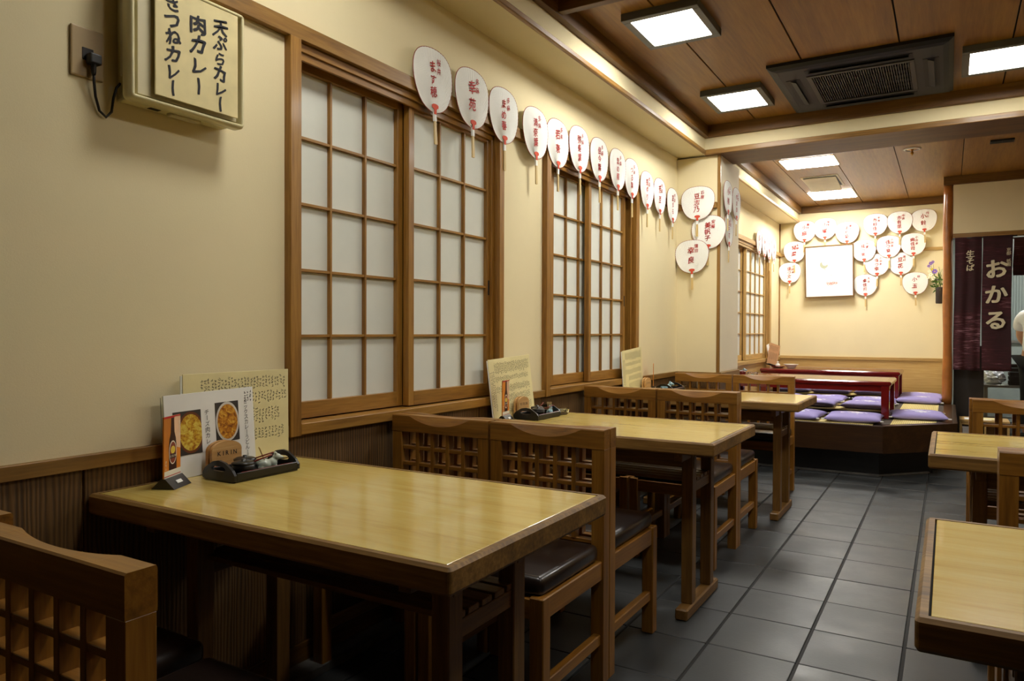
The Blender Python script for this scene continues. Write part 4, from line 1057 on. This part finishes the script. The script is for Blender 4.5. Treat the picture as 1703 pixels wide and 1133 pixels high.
ashtray('clear glass ashtray on the nearer red lacquer table', -1.585, 7.10, ZR)
creature('blue celadon figurine at the wall end of the nearer red table', -1.70, 7.12, ZR, 'bluecel', R(-80), 1.2, False)
sauce_pot('dark red pot beside the blue figurine on the nearer red table', -1.66, 7.02, ZR, 1.2, 'lacquer')
t = thing('condiment_plate', 'small round red lacquer plate on the farther red table', 'plate', (-1.68, 8.80, ZR))
lathe('dish', [(.05, 0), (.072, .010), (.080, .016), (.078, .018), (.068, .013), (.0, .008)], 'lacquer', t, 28); lathe('foot_ring', [(.045, 0), (.046, .003), (.040, .004)], 'lacquer', t, 24)
t = thing('salt_jar', 'white porcelain salt jar standing on the red lacquer plate', 'jar', (-1.685, 8.80, ZR + .014))
lathe('jar', [(.018, 0), (.026, .008), (.027, .020), (.020, .030), (.012, .034)], 'whitecer', t, 20); lathe('stopper', [(.010, .034), (.012, .040), (.008, .048), (.012, .056), (.010, .058)], 'whitecer', t, 16)
t = thing('ash_bowl', 'wide white porcelain bowl on the farther red table', 'bowl', (-1.545, 8.83, ZR))
lathe('bowl', [(.040, 0), (.044, .004), (.060, .025), (.082, .040), (.083, .043), (.058, .033), (.03, .010), (0, .008)], 'whitecer', t, 32); lathe('foot_ring', [(.036, 0), (.041, .0), (.041, .004), (.036, .004)], 'whitecer', t, 24)
t = thing('menu_sheet', 'tan menu card leaning in a clear stand on the farther red table', 'menu', (-1.765, 8.86, ZR + .024), R(50)); t.rotation_euler = (R(-6), R(16), R(50))
bx('sheet', 'tancard', (-.075, -.0012, .004), (.075, .0012, .255), t, .0005); scribble('handwriting', [(-.06, .06, .23, .17, .011, .009), (-.06, .06, .15, .06, .011, .009)], 'ink', t, -.0016, 21); bx('stand', 'black', (-.06, -.03, 0), (.06, .03, .006), t)
t = thing('beer_leaflet', 'white leaflet with an orange picture leaning on the window by the far corner', 'leaflet', (XW + .07, 8.95, ZR), PI / 2); t.rotation_euler = (R(-8), R(-8), PI / 2)
bx('sheet', 'white', (-.06, -.001, 0), (.06, .001, .27), t, .0005); bx('picture', 'orange', (-.03, -.0018, .08), (.03, -.001, .20), t, 0)

# ------------------------------------------------------------------ curtain, kitchen, things beyond
def cloth_panel(name, x0, x1, z0, z1, y, amp, ph, m, parent, folds):
    nx, nz = 36, 30; V = []; F = []
    for k in range(nz + 1):
        f = k / nz; z = z1 + (z0 - z1) * f
        for i in range(nx + 1):
            u = i / nx; x = x0 + (x1 - x0) * u
            V.append((x + .004 * math.sin(5 * f + ph), y + amp * (.35 + .65 * f) * math.sin(folds * 2 * PI * u + ph + .8 * f) + .004 * math.sin(9 * f + 3 * u), z + .004 * math.sin(4 * u + ph) * f))
    for k in range(nz):
        for i in range(nx): a = k * (nx + 1) + i; F.append((a, a + 1, a + nx + 2, a + nx + 1))
    o = mesh(name, V, F, m, parent, True); s = o.modifiers.new('thick', 'SOLIDIFY'); s.thickness = .0016; return o
no = thing('noren_curtain', 'wine red split door curtain with cream brush lettering', 'curtain', (0, 8.52, 0))
cloth_panel('left_panel', .045, .272, .760, 2.078, 0, .010, .6, 'noren', no, 2.2)
cloth_panel('right_panel', .280, .522, .762, 2.078, -.004, .004, 2.2, 'noren', no, 1.1)
tube('rod', [(.03, .012, 2.07), (.56, .012, 2.07)], .008, 'dark', no, 8)
lettering('shop_lettering', [('おかる', .394, 1.852, .200, .2475)], 'norenink', no, -.0155, .035, .08, .03)
lettering('small_lettering', [('生そば', .178, 1.945, .072, .068)], 'norenink', no, -.0185, .030, .08, .04)
lettering('place_lettering', [('京都 祇園', .492, 1.955, .038, .036)], 'norenink', no, -.0150, .010, .06, .04)
n2 = thing('short_curtain', 'short dark red valance curtain right of the lettered one', 'curtain', (0, 8.75, 0))
cloth_panel('panel', .545, .86, 1.70, 2.078, 0, .006, 1.0, 'noren', n2, 3); tube('rod', [(.53, .01, 2.07), (.90, .01, 2.07)], .008, 'dark', n2, 8)
bx('hem', 'noren', (.545, -.008, 1.70), (.86, .008, 1.715), n2)
kc = thing('dark_cupboard', 'dark brown cupboard standing behind the left half of the curtain', 'cabinet', (.18, 8.86, 0))
bx('body', 'platform', (-.13, -.15, 0), (.13, .16, 1.0), kc); bx('door', 'dark', (-.125, -.158, .05), (.128, -.150, .97), kc)
sh = thing('shoe_shelf', 'low pale wooden shelf below the curtain beside the raised floor', 'shelf', (.30, 8.36, 0))
bx('top', 'paletrim', (-.20, -.16, .280), (.20, .16, .302), sh); bx('side', 'paletrim', (-.20, -.15, 0), (-.18, .15, .28), sh); bx('side', 'paletrim', (.18, -.15, 0), (.20, .15, .28), sh); bx('divider', 'paletrim', (.0, -.15, .04), (.016, .15, .28), sh)
bx('bottom', 'paletrim', (-.18, -.15, .02), (.18, .15, .04), sh); bx('back', 'paletrim', (-.18, .14, .04), (.18, .15, .28), sh); bx('top_edge', 'paletrim', (-.18, -.155, .255), (.18, -.145, .28), sh)
t = thing('paper_tray', 'sheet of white papers lying on the low shelf', 'papers', (.27, 8.33, .302)); bx('sheet', 'white', (-.13, -.09, 0), (.09, .06, .004), t); bx('sheet', 'cream', (-.05, -.07, .004), (.13, .08, .007), t)
t = thing('white_carton', 'white carton with a red mark inside the low shelf', 'box', (.21, 8.33, .04)); bx('carton', 'white', (-.085, -.09, 0), (.07, .09, .175), t); bx('lid', 'white', (-.087, -.092, .175), (.072, .092, .195), t); prism('red_mark', [(.03 + .022 * math.cos(2 * PI * k / 12), .12 + .016 * math.sin(2 * PI * k / 12)) for k in range(12)], 'xz', -.0925, -.0905, 'fanred', t)
ct = thing('steel_worktable', 'steel kitchen worktable seen below the curtain', 'worktable', (.75, 9.75, 0))
bx('top', 'steel', (-.42, -.20, .535), (.42, .20, .565), ct); bx('shelf', 'steel', (-.40, -.18, .20), (.40, .18, .215), ct)
for sx in (-1, 1):
    for sy in (-1, 1): bx('leg', 'steel', (sx * .39 - .018, sy * .17 - .018, 0), (sx * .39 + .018, sy * .17 + .018, .535), ct)
t = thing('plastic_bag', 'crumpled white plastic bag on the steel worktable', 'bag', (.435, 9.66, .565))
bm = bmesh.new(); bmesh.ops.create_icosphere(bm, subdivisions=4, radius=1); rg = random.Random(9)
for v in bm.verts:
    n_ = 1 + .10 * math.sin(9 * v.co.x + 4 * v.co.z) + .09 * math.sin(13 * v.co.z + 5 * v.co.y) + rg.uniform(-.03, .03); v.co = Vector((v.co.x * .105 * n_, v.co.y * .10 * n_, max(0, (v.co.z * .5 + .42) * .17 * n_)))
me = bpy.data.meshes.new('bag'); bm.to_mesh(me); bm.free(); me.materials.append(M['plastic']); link(bpy.data.objects.new('bag', me), t); bx('knot', 'plastic', (.03, -.02, .12), (.075, .01, .16), t, .012, 2)
t = thing('dark_crate', 'dark slatted crate on the worktable beside the plastic bag', 'crate', (.665, 9.66, .565))
for k in range(5):
    bx('slat', 'basket', (-.085, -.105, .01 + .045 * k), (.085, -.095, .045 + .045 * k), t); bx('slat', 'basket', (-.095, -.095, .01 + .045 * k), (-.085, .095, .045 + .045 * k), t)
    bx('slat', 'basket', (-.085, .095, .01 + .045 * k), (.085, .105, .045 + .045 * k), t); bx('slat', 'basket', (.085, -.095, .01 + .045 * k), (.095, .095, .045 + .045 * k), t)
bx('bottom', 'basket', (-.095, -.105, 0), (.095, .105, .01), t)
t = thing('kitchen_window', 'grey ribbed glass kitchen window behind the short curtain', 'window', (1.0, 11.19, 1.0))
bx('frame_bar', 'steel', (-.40, -.03, 0), (-.36, 0, .95), t); bx('frame_bar', 'steel', (.36, -.03, 0), (.40, 0, .95), t); bx('frame_bar', 'steel', (-.36, -.03, .91), (.36, 0, .95), t); bx('frame_bar', 'steel', (-.36, -.03, 0), (.36, 0, .04), t)
for k in range(24): bx('glass_rib', 'screen', (-.36 + .03 * k, -.016, .04), (-.332 + .03 * k, -.008, .91), t, .002)

# person working in the kitchen
def skin_mesh(name, verts, edges, radii, m, parent, root=0, sub=2):
    me = bpy.data.meshes.new(name); me.from_pydata(verts, edges, []); o = bpy.data.objects.new(name, me); link(o, parent)
    o.modifiers.new('skin', 'SKIN').use_smooth_shade = True
    for i, r_ in enumerate(radii):
        sv = me.skin_vertices[0].data[i]; sv.radius = r_ if hasattr(r_, '__len__') else (r_, r_); sv.use_root = (i == root)
    s = o.modifiers.new('sub', 'SUBSURF'); s.levels = sub; s.render_levels = sub
    me.materials.append(M[m]); return o
pr = thing('person', 'person in a white short-sleeved shirt standing in the kitchen', 'person', (.80, 9.36, 0), R(135))
V = [(0, 0, .90), (0, 0, 1.05), (0, 0, 1.20), (0, 0, 1.32), (0, -.005, 1.40), (0, -.015, 1.47), (0, -.02, 1.55), (0, -.01, 1.62),
     (-.16, 0, 1.31), (-.205, -.01, 1.09), (-.20, -.14, .95), (-.17, -.21, .95), (.16, 0, 1.31), (.205, -.01, 1.09), (.20, -.14, .95), (.17, -.21, .95),
     (-.09, 0, .84), (-.10, -.01, .47), (-.10, .02, .08), (-.10, -.13, .03), (.09, 0, .84), (.10, -.01, .47), (.10, .02, .08), (.10, -.13, .03), (0, -.085, 1.53)]
E_ = [(0, 1), (1, 2), (2, 3), (3, 4), (4, 5), (5, 6), (6, 7), (3, 8), (8, 9), (9, 10), (10, 11), (3, 12), (12, 13), (13, 14), (14, 15), (0, 16), (16, 17), (17, 18), (18, 19), (0, 20), (20, 21), (21, 22), (22, 23), (6, 24)]
RR = [(.13, .10), (.12, .09), (.14, .10), (.13, .09), .052, .065, .088, .06, .062, .045, .034, .028, .062, .045, .034, .028, .085, .058, .042, .035, .085, .058, .042, .035, .02]
skin_mesh('body', V, E_, RR, 'skin', pr)
for sx in (-1, 1):
    for k in range(4):
        x = sx * .17 + (k - 1.5) * .019; b = -.215; L = (.058, .068, .064, .050)[k]
        skin_mesh('finger', [(x, b, .95), (x * .98, b - L * .55, .945), (x * .96, b - L, .925)], [(0, 1), (1, 2)], [.009, .008, .007], 'skin', pr, 0, 1)
    x = sx * .135; skin_mesh('thumb', [(x + sx * .015, -.205, .955), (x - sx * .012, -.235, .955), (x - sx * .018, -.262, .945)], [(0, 1), (1, 2)], [.010, .009, .008], 'skin', pr, 0, 1)
    lathe('eye', [(.001, -.004), (.008, 0), (.001, .004)], 'hair', pr, 8).location = (sx * .03, -.098, 1.56); lathe('ear', [(.004, -.02), (.014, -.01), (.014, .012), (.004, .022)], 'skin', pr, 8).location = (sx * .086, 0, 1.545)
bx('mouth', 'fanpatch', (-.022, -.094, 1.492), (.022, -.084, 1.498), pr)
skin_mesh('shirt', [(0, 0, .86), (0, 0, 1.05), (0, 0, 1.20), (0, 0, 1.32), (0, -.003, 1.39), (-.165, 0, 1.31), (-.20, -.005, 1.14), (.165, 0, 1.31), (.20, -.005, 1.14)], [(0, 1), (1, 2), (2, 3), (3, 4), (3, 5), (5, 6), (3, 7), (7, 8)],
          [(.165, .13), (.15, .12), (.165, .125), (.15, .115), .066, .085, .080, .085, .080], 'shirt', pr, 0)
skin_mesh('trousers', [(0, 0, .90), (-.09, 0, .82), (-.10, -.01, .47), (-.10, .02, .10), (.09, 0, .82), (.10, -.01, .47), (.10, .02, .10)], [(0, 1), (1, 2), (2, 3), (0, 4), (4, 5), (5, 6)], [(.155, .12), .105, .078, .066, .105, .078, .066], 'trouser', pr, 0)
skin_mesh('hair', [(0, .02, 1.52), (0, .012, 1.59), (0, -.005, 1.655), (0, -.05, 1.66)], [(0, 1), (1, 2), (2, 3)], [.075, .092, .055, .035], 'hair', pr, 0)
for sx in (-1, 1): bx('shoe', 'rubber', (sx * .10 - .045, -.17, 0), (sx * .10 + .045, .07, .075), pr, .025, 3, True)
